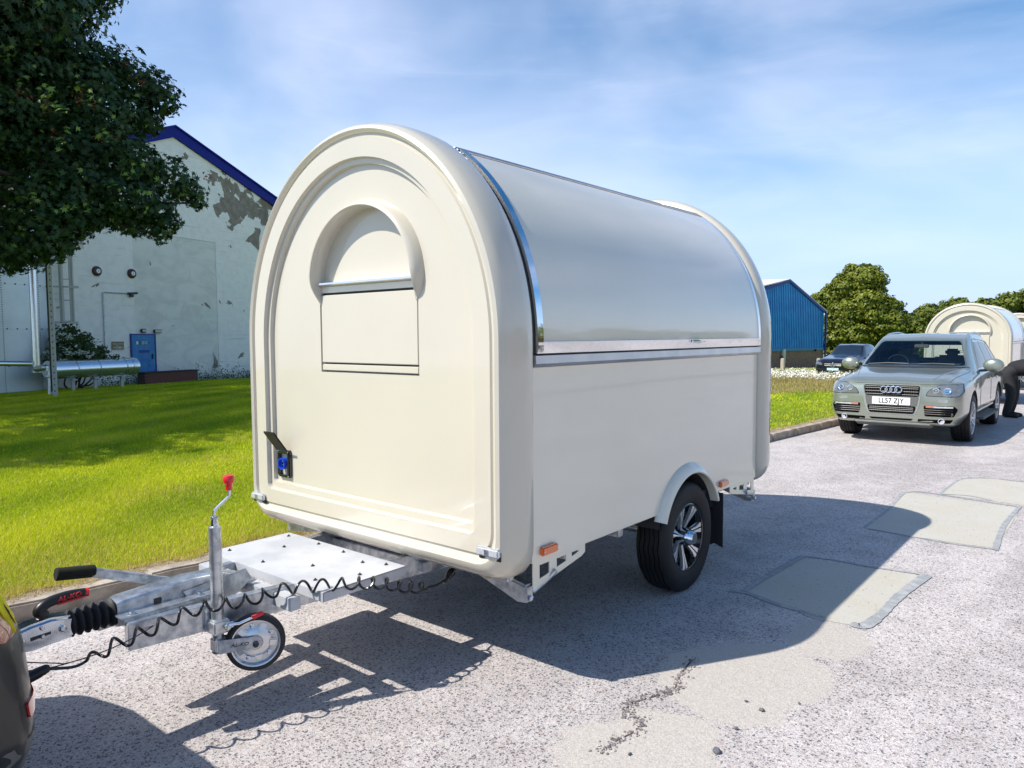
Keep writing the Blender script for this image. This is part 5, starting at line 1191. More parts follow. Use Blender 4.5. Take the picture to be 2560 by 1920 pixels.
# local: x along the wall, y = away from us behind the wall (negative of outwards is +y), z up
zB = -1.0; XL, XR, XA, ZA = -15.5, 10.6, -.22, 12.15; ZL, ZR = ZA - .40 * (XA - XL), ZA - .33 * (XR - XA)
bm = BM(); prism(bm, [(XL, zB), (XR, zB), (XR, ZR), (XA, ZA), (XL, ZL)], 'y', 0, 26); recalc(bm); wl_ = fin(bm, 'wall', M['wall'], WB, flat=True)
for h0, h1, nm in (((XL - .4, ZL - .16), (XA, ZA), 0), ((XA, ZA), (XR + .4, ZR - .13), 1)):
    bm = BM(); t = .52
    P4 = [h0, h1, (h1[0], h1[1] - t), (h0[0], h0[1] - t)]
    prism(bm, [(x, z + .12) for x, z in P4], 'y', -.14, .0 - .003); recalc(bm); fin(bm, 'fascia', M['bluefascia'], WB, flat=True)
    bm = BM(); prism(bm, [(x, z + .12) for x, z in (h0, h1)] + [(h1[0], h1[1] + .20), (h0[0], h0[1] + .20)], 'y', -.22, 26.3); recalc(bm); fin(bm, 'roof', M['bluefascia'], WB, flat=True)
# thin cover strips, pilaster edge
bm = BM(); box(bm, (2.32, -.012, 2.9), (.05, .03, 7.8)); fin(bm, 'pilaster', M['wall'], WB)
bm = BM(); box(bm, (-.3, -.01, 6.77), (5.2, .02, .03)); fin(bm, 'render_bead', M['paint_steel'], WB)
bm = BM(); box(bm, (6.5, -.06, 2.6), (7.2, .12, 7.2)); bm.free()
D = 1.45
# door (hinged panel, frame, plates)
dx, dz0, dz1, dw = -2.46, -.02, 1.80, 1.28
bm = BM(); box(bm, (dx, -.03, (dz0 + dz1) / 2), (dw, .05, dz1 - dz0)); dr = fin(bm, 'door', M['bluedoor'], WB, bevel=.01)
bm = BM(); box(bm, (dx, -.035, dz1 + .03), (dw + .14, .07, .06)); box(bm, (dx - dw / 2 - .035, -.035, (dz0 + dz1) / 2), (.07, .07, dz1 - dz0)); box(bm, (dx + dw / 2 + .035, -.035, (dz0 + dz1) / 2), (.07, .07, dz1 - dz0)); fin(bm, 'door_frame', M['cladtrim'], WB)
bm = BM(); box(bm, (dx + .0, -.062, dz1 - .38), (.60, .012, .17)); sg = fin(bm, 'door_sign', mat('green_sign', (.02, .14, .22), .5), dr)
text('FIRE EXIT', .085, basis((1, 0, 0), (0, 0, 1), (0, -1, 0), (dx + .06, -.069, dz1 - .345)), M['white'], sg)
text('KEEP CLEAR', .065, basis((1, 0, 0), (0, 0, 1), (0, -1, 0), (dx + .06, -.069, dz1 - .425)), M['white'], sg)
bm = BM(); box(bm, (dx - .35, -.062, dz1 - .38), (.11, .012, .15)); fin(bm, 'door_sign', M['white'], dr)
bm = BM(); box(bm, (dx + .02, -.062, dz1 - .80), (.58, .014, .13)); fin(bm, 'letter_plate', M['cladtrim'], dr)
bm = BM(); box(bm, (dx + .48, -.075, dz1 - 1.05), (.06, .05, .24)); fin(bm, 'door_handle', M['darkmetal'], dr)
# bulkhead lights
bm = BM(); box(bm, (-2.43, -.06, 2.0), (.36, .12, .20)); lb_ = fin(bm, 'bulkhead_light', M['darkmetal'], WB, bevel=.05); bm = BM(); box(bm, (-2.43, -.13, 2.0), (.26, .03, .12)); fin(bm, 'diffuser', M['paint_steel'], lb_, bevel=.02)
bm = BM(); box(bm, (-1.62, -.06, 1.98), (.46, .12, .17)); lb_ = fin(bm, 'bulkhead_light', M['darkmetal'], WB, bevel=.02); bm = BM(); box(bm, (-1.62, -.125, 1.98), (.40, .02, .12)); fin(bm, 'diffuser', M['paint_steel'], lb_)
# alarm bells
for x, z in ((-4.75, 4.70), (-2.94, 4.72)):
    bm = BM(); lathe(bm, [(.23, 0), (.23, .04), (.20, .10), (.12, .13), (0, .135)], (x, 0, z), (0, -1, 0), 28, cap=False); bl = fin(bm, 'alarm_bell', M['maroon'], WB)
    bm = BM(); lathe(bm, [(.10, .12), (.10, .142), (0, .145)], (x, 0, z), (0, -1, 0), 20, cap=False); fin(bm, 'bell_badge', M['white'], bl)
    bm = BM(); box(bm, (x, -.15, z), (.02, .006, .08)); fin(bm, 'bell_mark', M['maroon'], bl)
# conduit and valve, small sign
bm = BM(); tube(bm, [(-4.5, -.05, .7), (-4.5, -.05, 3.72), (-4.46, -.05, 3.76), (-3.25, -.05, 3.76)], .028, 8); fin(bm, 'conduit', M['galv'], WB)
bm = BM(); tube(bm, [(-3.25, -.08, 3.76), (-2.75, -.12, 3.80)], .05, 8); box(bm, (-3.06, -.1, 3.70), (.15, .14, .2)); fin(bm, 'outside_tap', M['darkmetal'], WB)
bm = BM(); box(bm, (-3.84, -.03, 1.30), (.62, .03, .38)); sg = fin(bm, 'wall_sign', M['gloss'], WB)
text('WARNING', .12, basis((1, 0, 0), (0, 0, 1), (0, -1, 0), (-3.84, -.047, 1.38)), M['paint_steel'], sg); text('KEEP OUT', .10, basis((1, 0, 0), (0, 0, 1), (0, -1, 0), (-3.84, -.047, 1.22)), M['paint_steel'], sg)
# brick plinth with coping in front of the door, brick by brick
PLN = thing('brick_plinth', 'low dark red brick loading step with black coping under the blue door', 'plinth', WB.location, WB.rotation_euler.z)
bm = BM(); box(bm, (-1.55, -.62, -.32), (3.15, .50, .58)); fin(bm, 'core', M['mortar'], PLN)
bm = BM(); box(bm, (-1.55, -.62, -.01), (3.25, .62, .06)); fin(bm, 'coping', M['coping'], PLN, bevel=.01)
bm = BM(); box(bm, (0, 0, 0), (.215, .10, .066)); bmesh.ops.bevel(bm, geom=bm.edges, offset=.006, segments=1, affect='EDGES'); bk = bpy.data.meshes.new('brick'); bm.to_mesh(bk); bm.free(); bk.materials.append(M['brick'])
for c_ in range(8):
    for i in range(14):
        x = -3.05 + i * .226 + (.113 if c_ % 2 else 0)
        if x > -.05: continue
        b = bpy.data.objects.new('brick', bk); COL.objects.link(b); b.parent = PLN; b.location = (x, -.84 + rnd.uniform(-.006, .006), -.58 + c_ * .074)
# steel strip lying in the grass before the wall
bm = BM(); box(bm, (1.6, -1.9, -.60), (5.6, .10, .10)); st_ = fin(bm, 'edging_board', M['paint_steel']); st_.location = WB.location; st_.rotation_euler = WB.rotation_euler; st_.location.z = .0; tag(st_, 'pale board lying in the dark grass in front of the white wall', 'board')

# ------------------------------------------------------------------ clad tank, ladder, pipes
def WL(x, y, z): return WB.matrix_world @ Vector((x, y, z))
bpy.context.view_layer.update()
tc_ = at(-150, 900, 36.0); tr = 0
TK = thing('clad_tank', 'tall pale blue-grey sheet clad tank with riveted seams at the left edge', 'tank', (0, 0, 0))
e = at(118, 967, 36.5); cen = e + Vector((ray(-240, 900)[0], ray(-240, 900)[1], 0)).normalized() * 0
rad = 3.6; lat = Vector((R_[0, 0], R_[1, 0], 0)).normalized(); cen = at(118, 967, 31.2) - lat * rad; cen.z = 0; TK.location = cen
bm = BM(); lathe(bm, [(rad, -1.2), (rad, 15)], (0, 0, 0), (0, 0, 1), 96); fin(bm, 'cladding', M['tank'], TK, 40)
th0 = math.atan2(-cen.y, -cen.x)
for z in (.55, 2.05, 3.85, 5.6, 7.4, 9.2):
    bm = BM(); lathe(bm, [(rad + .004, z - .03), (rad + .012, z - .028), (rad + .012, z + .028), (rad + .004, z + .03)], (0, 0, 0), (0, 0, 1), 96, cap=False); sm_ = fin(bm, 'seam_band', M['tank'], TK)
    bm = BM()
    for k in range(-14, 15):
        t = th0 + k * .11; d = Vector((math.cos(t), math.sin(t), 0)); lathe(bm, [(.035, 0), (.025, .02), (0, .022)], d * (rad + .012) + Vector((0, 0, z)), d, 6)
    o = fin(bm, 'rivets', M['darkmetal'], TK); o['kind'] = 'stuff'
for dt in (.40, -.35, .85):
    t = th0 + dt; d = Vector((math.cos(t), math.sin(t), 0)); bm = BM()
    for k in range(130): lathe(bm, [(.022, 0), (.016, .018), (0, .02)], d * (rad + .004) + Vector((0, 0, -.6 + k * .095)), d, 5)
    o = fin(bm, 'rivets', M['darkmetal'], TK); o['kind'] = 'stuff'
def pipething(name, pts, r, m, label, cat, n=16):
    bm = BM(); tube(bm, pts, r, n); return tag(fin(bm, name, m), label, cat)
v0 = at(91, 905, 27.2); ztop = 14
dp = pipething('downpipe', [(v0.x, v0.y, .55), (v0.x, v0.y, ztop)], .12, M['pipe'], 'bright silver vertical pipe standing in front of the clad tank', 'pipe')
bm = BM(); lathe(bm, [(.16, 0), (.16, .18), (.12, .2)], (0, 0, -.1), (0, 0, 1), 16); bmesh.ops.transform(bm, matrix=Matrix.Translation((v0.x, v0.y, .5)), verts=bm.verts); fin(bm, 'pipe_collar', M['galv'], dp)
a = at(-60, 908, 27.0); b = at(84, 909, 27.1); pipething('horizontal_pipe', [a, b], .10, M['pipe'], 'silver pipe running level from the left edge to the vertical pipe', 'pipe')
elb = [at(88, 918, 27), at(92, 922, 27), at(112, 919, 26.8), at(124, 920, 26.8), at(127, 930, 26.8), at(128, 985, 26.8)]
pipething('elbow_pipe', smooth_path(elb, 6), .11, M['galv'], 'short grey cranked pipe with flange going into the ground by the tank', 'pipe')
bm = BM(); p = at(127, 938, 26.8); lathe(bm, [(.18, 0), (.18, .06), (.15, .08)], p, (0, 0, -1), 20); cyl(bm, at(125, 915, 26.8), at(125, 927, 26.8), .14, 14); tag(fin(bm, 'valve', M['galv']), 'grey flanged valve on the cranked pipe beside the clad tank', 'valve')
# perforated post
pp = at(137, 968, 26.5); PO = thing('steel_post', 'pale perforated steel angle post between the tank and the shrub', 'post', (pp.x, pp.y, -.75))
bm = BM(); box(bm, (0, 0, 2.6), (.13, .02, 5.2)); box(bm, (.06, .06, 2.6), (.02, .13, 5.2)); fin(bm, 'angle', M['paint_steel'], PO).rotation_euler.z = 1.1
bm = BM(); box(bm, (-.10, .02, 4.3), (.05, .05, 7.6)); fin(bm, 'upright', M['darkmetal'], PO).rotation_euler.z = 1.1
bm = BM()
for k in range(22): box(bm, (0, -.012, .3 + k * .22), (.035, .01, .05))
o = fin(bm, 'punched_holes', M['darkmetal'], PO); o.rotation_euler.z = 1.1; o['kind'] = 'stuff'
# caged ladder on the white wall (uprights, hoops, platform)
LD = thing('caged_ladder', 'pale steel caged ladder fixed to the white wall beside the tank, ending above the shrub', 'ladder', (0, 0, 0))
for px, w_ in ((153, .05), (159, .09), (180, .10), (186, .05)):
    p = at(px, 800, 31.8); bm = BM(); box(bm, (p.x, p.y, 6.3), (w_, .05, 8.0), math.atan2(V2.y, V2.x)); fin(bm, 'upright', M['paint_steel'], LD)
for py in (717, 806):
    a, b, c_ = at(116, py - 2, 31.4), at(150, py, 31.8), at(196, py + 1, 31.8); bm = BM(); bar(bm, a, b, .04, .07); bar(bm, at(172, py, 31.6), c_, .09, .10); bar(bm, b, at(172, py, 31.6), .04, .06); fin(bm, 'hoop', M['paint_steel'], LD)
for k in range(26):
    z = 2.4 + k * .3; a, b = at(183, 800, 31.9), at(155, 800, 31.9); a.z = b.z = z
    if k % 3 == 0: bm = BM(); bar(bm, a, b, .02, .02); fin(bm, 'rung', M['darkmetal'], LD)
bm = BM(); bar(bm, at(110, 675, 30), at(150, 640, 30), .05, .08); fin(bm, 'brace', M['darkmetal'], LD); bm = BM(); bar(bm, at(90, 668, 28), at(128, 640, 29), .05, .07); fin(bm, 'brace', M['darkmetal'], LD)
bm = BM(); bar(bm, at(150, 612, 31.5), at(200, 616, 31.5), .6, .14); bar(bm, at(176, 560, 31.5), at(176, 612, 31.5), .06, .06, (1, 0, 0)); bar(bm, at(195, 560, 31.5), at(195, 614, 31.5), .12, .12, (1, 0, 0)); fin(bm, 'platform', M['paint_steel'], LD)
# big insulated pipe on stands
bm = BM(); a, b = at(120, 924, 29.5), at(322, 928, 33.0); b.z = a.z = a.z - .02; tube(bm, [a, b], .37, 32); BP = fin(bm, 'insulated_pipe', M['pipe']); tag(BP, 'fat silver insulated pipe lying on stands below the flowering shrub', 'pipe')
bm = BM(); lathe(bm, [(.38, 0), (.39, .03), (.38, .30), (.26, .39), (0, .42)], b, b - a, 32, cap=False); fin(bm, 'end_cap', M['pipe'], BP)
for t in (.28, .55, .9):
    p = a.lerp(b, t); bm = BM(); box(bm, (p.x, p.y, p.z - .70), (.12, .12, .62)); box(bm, (p.x, p.y, p.z - .44), (.5, .2, .05)); fin(bm, 'stand', M['paint_steel'], BP)
    bm = BM(); lathe(bm, [(.374, 0), (.380, .01), (.380, .05), (.374, .06)], p, b - a, 32, cap=False); fin(bm, 'band', M['galv'], BP)
bm = BM(); p = a.lerp(b, .5); box(bm, (p.x, p.y, -.75), ((b - a).length, .5, .62), math.atan2((b - a).y, (b - a).x)); bm.free()

# ------------------------------------------------------------------ blue warehouse
BW = thing('blue_warehouse', 'blue corrugated warehouse with pale roof and brown brick base', 'building', (0, 0, 0))
q1 = at(2062, 918, 57); q0 = at(1860, 918, 52); gz = -.55
ux = Vector((q1.x - q0.x, q1.y - q0.y, 0)); W_ = ux.length; ux.normalize(); nx_ = Vector((ux.y, -ux.x, 0)); BW.location = (q0.x, q0.y, 0); BW.rotation_euler.z = math.atan2(ux.y, ux.x)
def hz(px, py, d): return at(px, py, d).z
def sx_(px):      # where the sight line of column px meets the facade
    d = ray(px, 800); A_ = np.array([[d[0], -ux.x], [d[1], -ux.y]]); r_ = np.linalg.solve(A_, np.array([q0.x, q0.y])); return float(r_[1]), float(r_[0] * FPX)
sa, da = sx_(1971); sr, dr_ = sx_(2061); sl_, dl = sx_(1862)
za, zr, zl_ = hz(1971, 699, da), hz(2061, 776, dr_), hz(1862, 735, dl); zb0 = hz(2000, 876, da)
bm = BM(); prism(bm, [(sl_, zb0 + .15), (sr, zb0 + .15), (sr, zr), (sa, za), (sl_, zl_)], 'y', 0.06, 30); recalc(bm); fin(bm, 'shed', M['clad'], BW, flat=True)
bm = BM(); x = sl_; n_ = 0
while x < sr - .1:
    zt_ = (zl_ + (za - zl_) * (x - sl_) / (sa - sl_)) if x < sa else za + (zr - za) * (x - sa) / (sr - sa)
    zt2 = (zl_ + (za - zl_) * (x + .1 - sl_) / (sa - sl_)) if x + .1 < sa else za + (zr - za) * (x + .1 - sa) / (sr - sa)
    prism(bm, [(x, zb0 + .15), (x + .10, zb0 + .15), (x + .10, min(zt_, zt2) - .02), (x, min(zt_, zt2) - .02)], 'y', .0, .058); x += .20
recalc(bm); o = fin(bm, 'cladding_ribs', M['clad'], BW, flat=True); o['kind'] = 'stuff'
bm = BM(); box(bm, ((sl_ + sr) / 2, .0, zl_ - .0), (.01, .01, .01)); bm.free()
bm = BM(); prism(bm, [(sl_, gz - .6), (sr - .03, gz - .6), (sr - .03, zb0), (sl_, zb0)], 'y', .02, 29.9); recalc(bm); fin(bm, 'brick_base', M['brickband'], BW, flat=True)
bm = BM(); box(bm, ((sl_ + sr) / 2, -.03, zb0 + .06), (sr - sl_, .12, .20)); fin(bm, 'flashing', M['cladflash'], BW)
for (x0, z0), (x1, z1) in (((sl_, zl_), (sa, za)), ((sa, za), (sr + .1, zr - .08))):
    bm = BM(); prism(bm, [(x0, z0 + .02), (x1, z1 + .02), (x1, z1 - .20), (x0, z0 - .20)], 'y', -.10, -.004); recalc(bm); fin(bm, 'verge_trim', M['cladtrim'], BW, flat=True)
# roof slopes: the near one rises towards the back so that it shows above the verge
bm = BM(); P3 = [(sl_ - 3, -.1, zl_ - .3), (sa, -.1, za + .03), (sa - 2.2, 30, za + 1.2), (sl_ - 6, 30, zl_ + .7)]; vs = [bm.verts.new(p) for p in P3]; vs2 = [bm.verts.new((p[0], p[1], p[2] - .08)) for p in P3]
bm.faces.new(vs); bm.faces.new(vs2[::-1])
for i in range(4): bm.faces.new((vs[i], vs2[i], vs2[(i + 1) % 4], vs[(i + 1) % 4]))
recalc(bm); fin(bm, 'roof', M['roofwhite'], BW, flat=True)
bm = BM(); P3 = [(sa, -.1, za + .03), (sr + .2, -.1, zr - .03), (sr + .2, 30, zr + .3), (sa - 2.2, 30, za + 1.2)]; vs = [bm.verts.new(p) for p in P3]; vs2 = [bm.verts.new((p[0], p[1], p[2] - .08)) for p in P3]; bm.faces.new(vs); bm.faces.new(vs2[::-1])
for i in range(4): bm.faces.new((vs[i], vs2[i], vs2[(i + 1) % 4], vs[(i + 1) % 4]))
recalc(bm); fin(bm, 'roof', M['roofwhite'], BW, flat=True)
bm = BM(); box(bm, (sr - .03, -.14, (zr + gz) / 2 - .3), (.14, .12, zr - gz + .4)); fin(bm, 'corner_downpipe', M['cladtrim'], BW, bevel=.03)
s1, d1 = sx_(1958); bm = BM(); box(bm, (s1, -.10, (zb0 + gz) / 2 + .1), (.26, .16, zb0 - gz)); fin(bm, 'door_post', M['paint_steel'], BW)
bm = BM(); lathe(bm, [(.10, 0), (.10, .08), (0, .1)], (s1 - .2, -.1, zb0 - .5), (0, -1, 0), 12); fin(bm, 'bell', M['darkmetal'], BW)
s2, d2 = sx_(2037); bm = BM(); box(bm, (s2, -.14, zb0 - .03), (.14, .20, .16)); fin(bm, 'flood_lamp', M['gloss'], BW, bevel=.02)
# bollards
for px, lab in ((1957, 'short pale timber post in front of the warehouse door post'), (2047, 'short pale timber post in front of the black car')):
    p = at(px, 925, 38); bm = BM(); box(bm, (0, 0, .10), (.20, .20, .62))
    o = fin(bm, 'timber_post', M['timber'], bevel=.03); o.location = (p.x, p.y, p.z + .2); tag(o, lab, 'post', 'timber posts along the far lawn edge')

# ------------------------------------------------------------------ foliage
def leafshape(kind):
    if kind == 'maple':
        pts = []
        for a, r in ((-90, .18), (-62, .45), (-38, .30), (-8, .95), (20, .42), (52, .98), (72, .50), (90, 1.08), (108, .50), (128, .98), (160, .42), (188, .95), (218, .30), (242, .45)):
            pts.append((r * math.cos(math.radians(a)), r * math.sin(math.radians(a)) + .1, 0))
        P_ = np.array(pts); P_[:, 2] = -.22 * np.abs(P_[:, 0]) ** 1.5 - .15 * np.maximum(0, P_[:, 1]) ** 2; return P_
    if kind == 'oval': return np.array([(0, -.9, 0), (.42, -.3, .08), (.45, .3, .08), (0, 1, -.1), (-.45, .3, .08), (-.42, -.3, .08)])
    if kind == 'clump': return np.array([(0, -.8, 0), (.5, -.7, .1), (.9, .0, -.1), (.5, .5, .1), (.1, 1, -.15), (-.45, .6, .1), (-.9, .1, 0), (-.5, -.5, .12)])
def foliage(name, ctr, nrm, size, kind, m, parent, tint, droop=0.):
    """one leaf polygon per centre; nrm = preferred facing"""
    n = len(ctr); L = leafshape(kind); k = len(L); nr = nrm + rng.normal(0, .45, (n, 3)); nr[:, 2] += .25; nr /= np.linalg.norm(nr, axis=1)[:, None]
    r = rng.normal(0, 1, (n, 3)); r[:, 2] -= droop; u = np.cross(nr, r); u /= np.linalg.norm(u, axis=1)[:, None]; v = np.cross(nr, u)
    if droop: v = -v if False else v
    s = size * rng.uniform(.65, 1.25, n); V = ctr[:, None, :] + s[:, None, None] * (L[None, :, 0, None] * u[:, None, :] + L[None, :, 1, None] * v[:, None, :] + L[None, :, 2, None] * nr[:, None, :])
    F_ = np.arange(n * k).reshape(n, k); return pyd(name, V.reshape(-1, 3), F_, m, parent, np.repeat(tint, k))
def clump_points(clumps, per, shell=.55, flat=.75):
    C_, N_, T_ = [], [], []
    for (c, r) in clumps:
        n = int(per * r * r); d = rng.normal(0, 1, (n, 3)); d /= np.linalg.norm(d, axis=1)[:, None]
        rad_ = r * (shell + (1 - shell) * rng.random(n) ** .5) * (1 + .22 * np.sin(d[:, 0] * 5 + c[0]) * np.sin(d[:, 1] * 4 + c[1]) + .12 * np.sin(d[:, 2] * 9 + c[2]))
        p = np.array(c)[None] + d * rad_[:, None] * np.array([1, 1, flat]); C_.append(p); N_.append(d); tt = np.clip(rng.random(n) * .8 + rng.normal(0, .1), 0, .9); tt[rng.random(n) < .025] = 1; T_.append(tt)
    return np.concatenate(C_), np.concatenate(N_), np.concatenate(T_)
def limb(bm, a, b, r0, r1, wob=.15, n=7):
    a, b = Vector(a), Vector(b); L = (b - a).length; pts = [a.lerp(b, i / n) + Vector((rnd.uniform(-1, 1), rnd.uniform(-1, 1), rnd.uniform(-.5, .5))) * wob * L * .12 * math.sin(PI * i / n) for i in range(n + 1)]
    tube(bm, smooth_path(pts, 2), r0, 8, rf=lambda t: 1 + (r1 / r0 - 1) * t)

# the maple on the left; its trunk stands outside the frame
MT = thing('maple_tree', 'large dark maple tree whose crown fills the upper left corner', 'tree', (-21.3, 3.6, -.25))
seen = [(60, 40, 19, 1.5), (170, 5, 20, 1.0), (235, -35, 20, .75), (110, 120, 19, 1.2), (10, 200, 18.5, 1.5), (190, 200, 19, 1.1), (265, 165, 20, .75), (335, 205, 20, .75), (392, 222, 20, .62), (415, 262, 20, .42), (120, 310, 19, 1.4), (250, 290, 19, 1.1), (340, 285, 20, .72), (375, 310, 20, .40),
        (30, 400, 18.5, 1.5), (180, 400, 18.6, 1.3), (290, 390, 19, 1.0), (345, 425, 19.2, .8), (420, 448, 19.5, .68), (470, 480, 20, .48), (492, 505, 20, .28), (70, 500, 18, 1.3), (200, 490, 18.4, 1.1), (310, 500, 18.6, .9), (385, 520, 19, .62), (420, 555, 19, .38), (240, 545, 18.4, .5),
        (335, 545, 19, .6), (400, 585, 19, .30), (110, 570, 17.6, .85), (180, 555, 18, .6), (55, 620, 17.5, .72), (120, 615, 17.5, .5), (10, 630, 17.5, .62), (160, 610, 17.6, .32), (-60, 580, 17.5, 1.2), (-80, 300, 18, 1.8), (-60, 100, 18.5, 1.8), (60, -80, 19, 1.8), (-100, -60, 19, 2.0)]
clumps = [(tuple(at(a, b, d)), r) for a, b, d, r in seen]
big = [(-21, 3, 8, 3.0), (-19, .5, 7.5, 2.6), (-17.2, -.8, 6.6, 2.1), (-16, 1.2, 6.0, 1.9), (-17.5, 2.3, 8.5, 2.2), (-22, 6, 10, 2.6), (-20, 4, 12, 2.5), (-23, 1, 10, 3), (-24, 6, 8, 2.6), (-18.2, 3.0, 5.6, 1.7), (-15.6, -1.4, 5.5, 1.6), (-23.5, 8.5, 8.5, 2.2)]
C_, N_, T_ = clump_points(clumps, 900, .50, .80)
keep = rng.random(len(C_)) > .0; foliage('crown', C_, N_, .105, 'maple', M['maple'], MT, T_, .4).location = -MT.location
C2, N2, T2 = clump_points([((a, b, c), r) for a, b, c, r in big], 260, .45, .8); foliage('upper_crown', C2, N2, .17, 'maple', M['maple'], MT, T2 * .9, .4).location = -MT.location
NT = thing('shade_maple', 'unseen maple added outside the left edge to shade the lawn', 'tree', (-29, 2.5, -.4)); c3 = [((a, b, c), r) for a, b, c, r in
    [(-29.5, 3, 8, 3.0), (-27, .5, 9, 3.0), (-25.5, -2.5, 8, 3.0), (-31.5, 5, 9, 3.0), (-33, 1.5, 9, 3.0), (-30, -1, 11, 3.0), (-28.8, 5.2, 11, 2.6), (-24.5, 4.6, 11.5, 2.6), (-26, 3.2, 6, 2.2), (-22.5, -3.4, 7, 2.4), (-19.5, -3.4, 6.5, 2.2), (-32.5, 6.8, 6.5, 2.2), (-35, 5, 10, 3), (-14.2, .2, 5.2, 1.6), (-16.6, 2.2, 5.0, 1.5), (-27.5, 7.2, 10, 3), (-26, 6.0, 8, 2.5), (-31.5, 8.6, 9.5, 3), (-24.5, 6.2, 10.5, 2.4), (-35, 9.6, 8.5, 2.6), (-21.5, -1, 5.2, 2)]]
C3, N3, T3 = clump_points(c3, 190, .35, .8); foliage('crown', C3, N3, .21, 'maple', M['maple'], NT, T3, .4).location = -NT.location  # added unseen crown, clumps set so their shadow darkens the lawn
bm = BM(); limb(bm, (-29, 2.5, -.9), (-28.8, 2.4, 8), .40, .2)
for c, r in c3: limb(bm, (-29, 2.5, 5), c, .10, .02, .5)
fin(bm, 'trunk', M['bark'], NT).location = -NT.location
# pale young shoots and rusty keys at branch tips
sh = [(110, 215, 17.2), (60, 205, 17.2), (120, 225, 17.1), (185, 212, 17.4), (215, 230, 17.4), (240, 245, 17.4), (110, 245, 17.1), (130, 262, 17.1), (155, 275, 17.1), (250, 332, 17.6), (265, 345, 17.6), (170, 325, 17.2), (155, 350, 17.2), (310, 440, 17.9), (350, 475, 18.2), (75, 495, 16.9), (175, 522, 17.3), (215, 525, 17.4), (330, 250, 19.3), (5, 110, 17.2), (10, 130, 17.2), (280, 465, 17.8), (90, 110, 18), (120, 30, 18.4)]
A = []
for px, py, d in sh:
    p = at(px, py, d)
    for k in range(5): A.append(np.array(p) + rng.normal(0, .07, 3))
A = np.array(A); foliage('young_leaves', A, np.tile(np.array([[.5, -.75, .6]]), (len(A), 1)), .10, 'maple', M['maple'], MT, np.full(len(A), 1.0)).location = -MT.location
A = []
for px, py, d in [(45, 235, 17.1), (75, 240, 17.1), (110, 260, 17.1), (200, 240, 17.4), (228, 260, 17.5), (245, 345, 17.7), (130, 330, 17.2), (310, 160, 19.3), (335, 188, 19.3), (112, 275, 17.2), (290, 345, 18), (520, 440, 18.5), (195, 252, 17.4), (355, 205, 19.3), (115, 75, 18)]:
    p = at(px, py, d)
    for k in range(16): A.append(np.array(p) + rng.normal(0, .06, 3))
A = np.array(A); ws_ = foliage('winged_seeds', A, rng.normal(0, 1, (len(A), 3)), .035, 'oval', M['keys'], MT, rng.random(len(A))); ws_.location = -MT.location; ws_['kind'] = 'stuff'
bm = BM(); limb(bm, (-21.3, 3.6, -.6), (-21.2, 3.7, 5), .38, .26); fin(bm, 'trunk', M['bark'], MT).location = -MT.location
bm = BM()
for c, r in clumps[::2] + [((a, b, c), r) for a, b, c, r in big]: limb(bm, (-21.2, 3.7, rnd.uniform(3, 5.5)), c, .11, .02, .6, 9)
fin(bm, 'branches', M['bark'], MT).location = -MT.location

# far trees
def tree(name, label, base, h, w, seed, m, kind='clump', leaf=.20, per=230, z0=.0, group=None, nc=34, lean=0):
    r2 = random.Random(seed); T = thing(name, label, 'tree', base, 0, group); cl_ = []
    for i in range(nc):
        t = (i + .5) / nc; z = z0 + h * (.10 + .82 * t); prof_ = math.sin(PI * min(1, (t * .86 + .16))) ** .65
        a = r2.uniform(0, 2 * PI); q = w * .5 * prof_ * r2.uniform(.40, .86); cr = w * r2.uniform(.09, .19)
        cl_.append(((q * math.cos(a), q * math.sin(a), z), cr))
    for i in range(nc // 3): t = r2.random(); cl_.append(((r2.uniform(-.12, .12) * w, r2.uniform(-.12, .12) * w, z0 + h * (.2 + .68 * t)), w * .2))
    C_, N_, T_ = clump_points(cl_, per, .6, .72)
    foliage('crown', C_, N_, leaf, kind, m, T, T_); bm = BM(); limb(bm, (0, 0, -.8), (0, 0, h * .55), w * .035, w * .015)
    for i in range(5): limb(bm, (0, 0, h * (.15 + .07 * i)), cl_[(i * 7) % len(cl_)][0], w * .015, w * .005, .5)
    fin(bm, 'trunk', M['bark'], T); return T
g_ = 'trees beyond the warehouse'
tb = at(2138, 884, 62); tree('broadleaf_tree', 'tall rounded broadleaf tree standing beside the blue warehouse behind the black car', (tb.x, tb.y, -.9), 8.3, 7.6, 3, M['chestnut'], leaf=.115, per=900, nc=50, group=g_)
for i, (px, d, h, w, lab) in enumerate([(2262, 84, 5.0, 6.2, 'lower green tree right beside the tall rounded tree'), (2318, 86, 5.6, 6.8, 'green tree with flat top between the tall tree and the second trailer'), (2385, 86, 6.4, 7.2, 'green tree rising just left of the second trailer roof'), (2455, 84, 6.6, 7.4, 'green tree directly behind the second trailer arch'),
                                      (2520, 78, 6.9, 7.0, 'taller darker green tree right of the second trailer arch'), (2580, 78, 7.2, 7.5, 'tall green tree cut by the right edge'), (2215, 88, 4.6, 6.0, 'low green tree partly behind the tall rounded tree')]):
    p = at(px, 850, d); tree('woodland_tree', lab, (p.x, p.y, -1.0), h, w, 20 + i, M['woodleaf'], leaf=.16, per=420, nc=30, group=g_)
